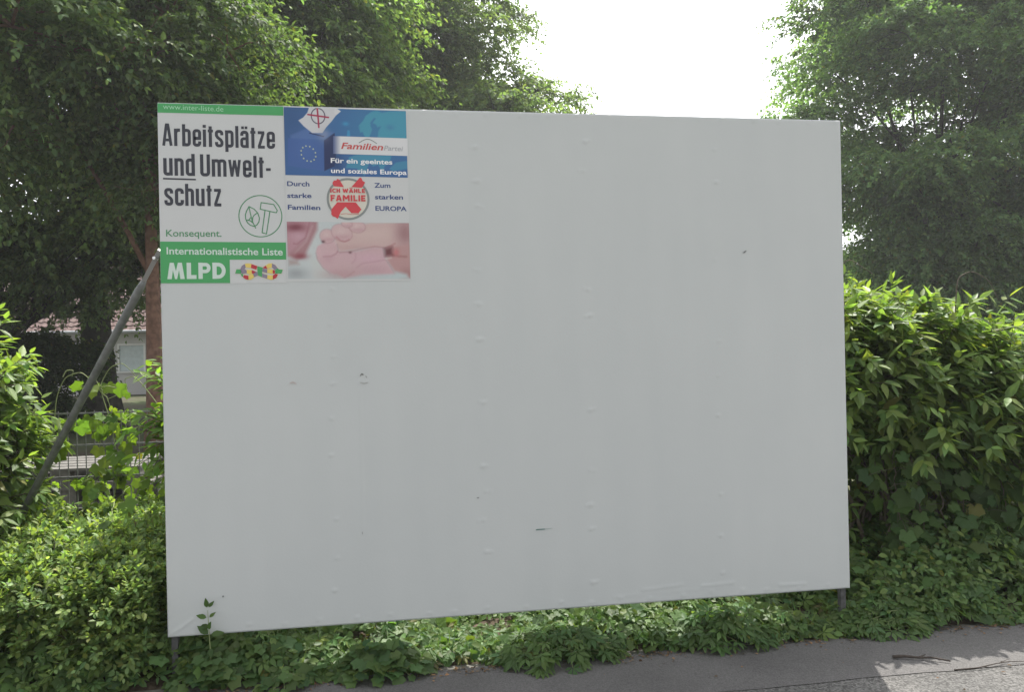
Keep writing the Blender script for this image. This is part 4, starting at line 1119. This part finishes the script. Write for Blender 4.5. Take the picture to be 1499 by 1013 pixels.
rng = np.random.default_rng(77)
n = 420
x = rng.uniform(-1.4, 5.4, n); x = x + .12 * np.sin(x * 17); y = -.07 + np.abs(rng.normal(0, .16, n))
ax = norm(np.stack([rng.normal(0, .45, n), rng.normal(-.35, .4, n), np.ones(n)], 1))
T_blade = (np.array([(0, -.018, 0), (0, .018, 0), (.5, .016, -.04), (.5, -.016, -.04), (.85, .008, -.16), (.85, -.008, -.16), (1, 0, -.26)]), [[0, 3, 2, 1], [3, 5, 4, 2], [5, 6, 4]])
tag(link('grass_blades', leaf_mesh('grass_blades', T_blade, np.stack([x, y, np.full(n, .005)], 1), ax, norm(np.stack([rng.normal(0, .4, n), -np.ones(n), rng.normal(.4, .3, n)], 1)), rng.uniform(.06, .17, n), col_var((.085, .15, .045), n, .3, .2)), M_LEAF_BUSH), 'thin grass blades growing between the creepers along the kerb', 'grass', kind='stuff')

# sprout growing up in front of the board
rng = np.random.default_rng(80)
SP = empty('leafy_sprout', (.2, -.05, 0), 'single thin leafy sprout standing up against the lower left corner of the billboard', 'sprout')
m = MB(); m.tube([(.2, -.05, 0), (.197, -.04, .15), (.19, -.035, .28), (.187, -.035, .345)], [.003, .0025, .002, .001], 5); m.build('stem', M_VINE, SP)
pos, ax, nm, sz, ii, tt = shoot_leaves(np.array([[.197, -.04, .13]]), np.array([[-.04, 0, 1.0]]), np.array([.22]), 6, .0, .052, 65, .35, .05, .6, 2, .2)
nm = nm * .15 + np.array([[0, -.8, .4]]); ax[:, 1] *= .25
link('foliage', leaf_mesh('foliage', T_ovate(.5), pos, ax, nm, sz * 1.25, col_var((.06, .11, .035), len(pos), .15, .1)), M_LEAF_BUSH, SP)

# twigs and litter on the pavement
M_TWIG = plain('dead_twig', (.055, .045, .038), .9, var=.3, scale=60)
def twig(label, pts, r, side=()):
    m = MB(); pts = np.array(pts, float); m.tube(pts, np.linspace(r, r * .45, len(pts)), 6)
    for s in side: m.tube(s, [r * .6, r * .3], 5)
    tag(m.build('twig', M_TWIG, None, True), label, 'twig', 'twigs on the asphalt')
twig('short dark twig lying in the sunny corner of the pavement', [(3.415, -.415, .012), (3.47, -.425, .014), (3.53, -.45, .012), (3.58, -.47, .016), (3.645, -.515, .011)], .008, [[(3.53, -.45, .014), (3.57, -.44, .02)]])
twig('long thin twig lying along the asphalt seam at the right frame edge', [(3.60, -.60, .006), (3.72, -.605, .008), (3.82, -.585, .01), (3.9, -.575, .01), (4.05, -.59, .008)], .0032, [[(3.85, -.58, .01), (3.93, -.55, .012)], [(3.75, -.6, .008), (3.8, -.625, .01)]])
rng = np.random.default_rng(90)
n = 1800
x = rng.uniform(-1, 5, n); y = -.1 - np.abs(rng.normal(0, .045, n)); k = rng.uniform(0, 1, n) < .25; y[k] = rng.uniform(-1.2, -.1, k.sum()) 
k2 = rng.uniform(0, 1, n) < np.where(y < -.25, .12, .8); x = x[k2]; y = y[k2]; n = len(x)
tag(link('leaf_litter', leaf_mesh('leaf_litter', T_small(.55), np.stack([x, y, np.full(n, .006)], 1), norm(np.stack([rng.normal(0, 1, n), rng.normal(0, 1, n), rng.normal(.1, .1, n)], 1)), np.array([[0, 0, 1.0]]) + rng.normal(0, .25, (n, 3)), rng.uniform(.008, .024, n), col_var((.13, .085, .05), n, .4, .12)), vcol_mat('litter', .9, .1)), 'brown leaf litter and crumbs along the pavement edge', 'litter', kind='stuff')

# ------------------------------------------------------------------ air
hz = MB(); hz.box((-125, -125, -1.03), (125, 125, 21))  # haze volume pales far trees; added also to imitate lens glare lifting the darks
hm_ = bpy.data.materials.new('haze'); hm_.use_nodes = True
hn = hm_.node_tree; hn.nodes.remove(hn.nodes['Principled BSDF'])
pv = hn.nodes.new('ShaderNodeVolumePrincipled')
pv.inputs['Color'].default_value = (.93, .95, .97, 1)
pv.inputs['Density'].default_value = HAZE
pv.inputs['Anisotropy'].default_value = 0.3
hn.links.new(pv.outputs[0], hn.nodes['Material Output'].inputs['Volume'])
tag(hz.build('haze', hm_), kind='stuff')
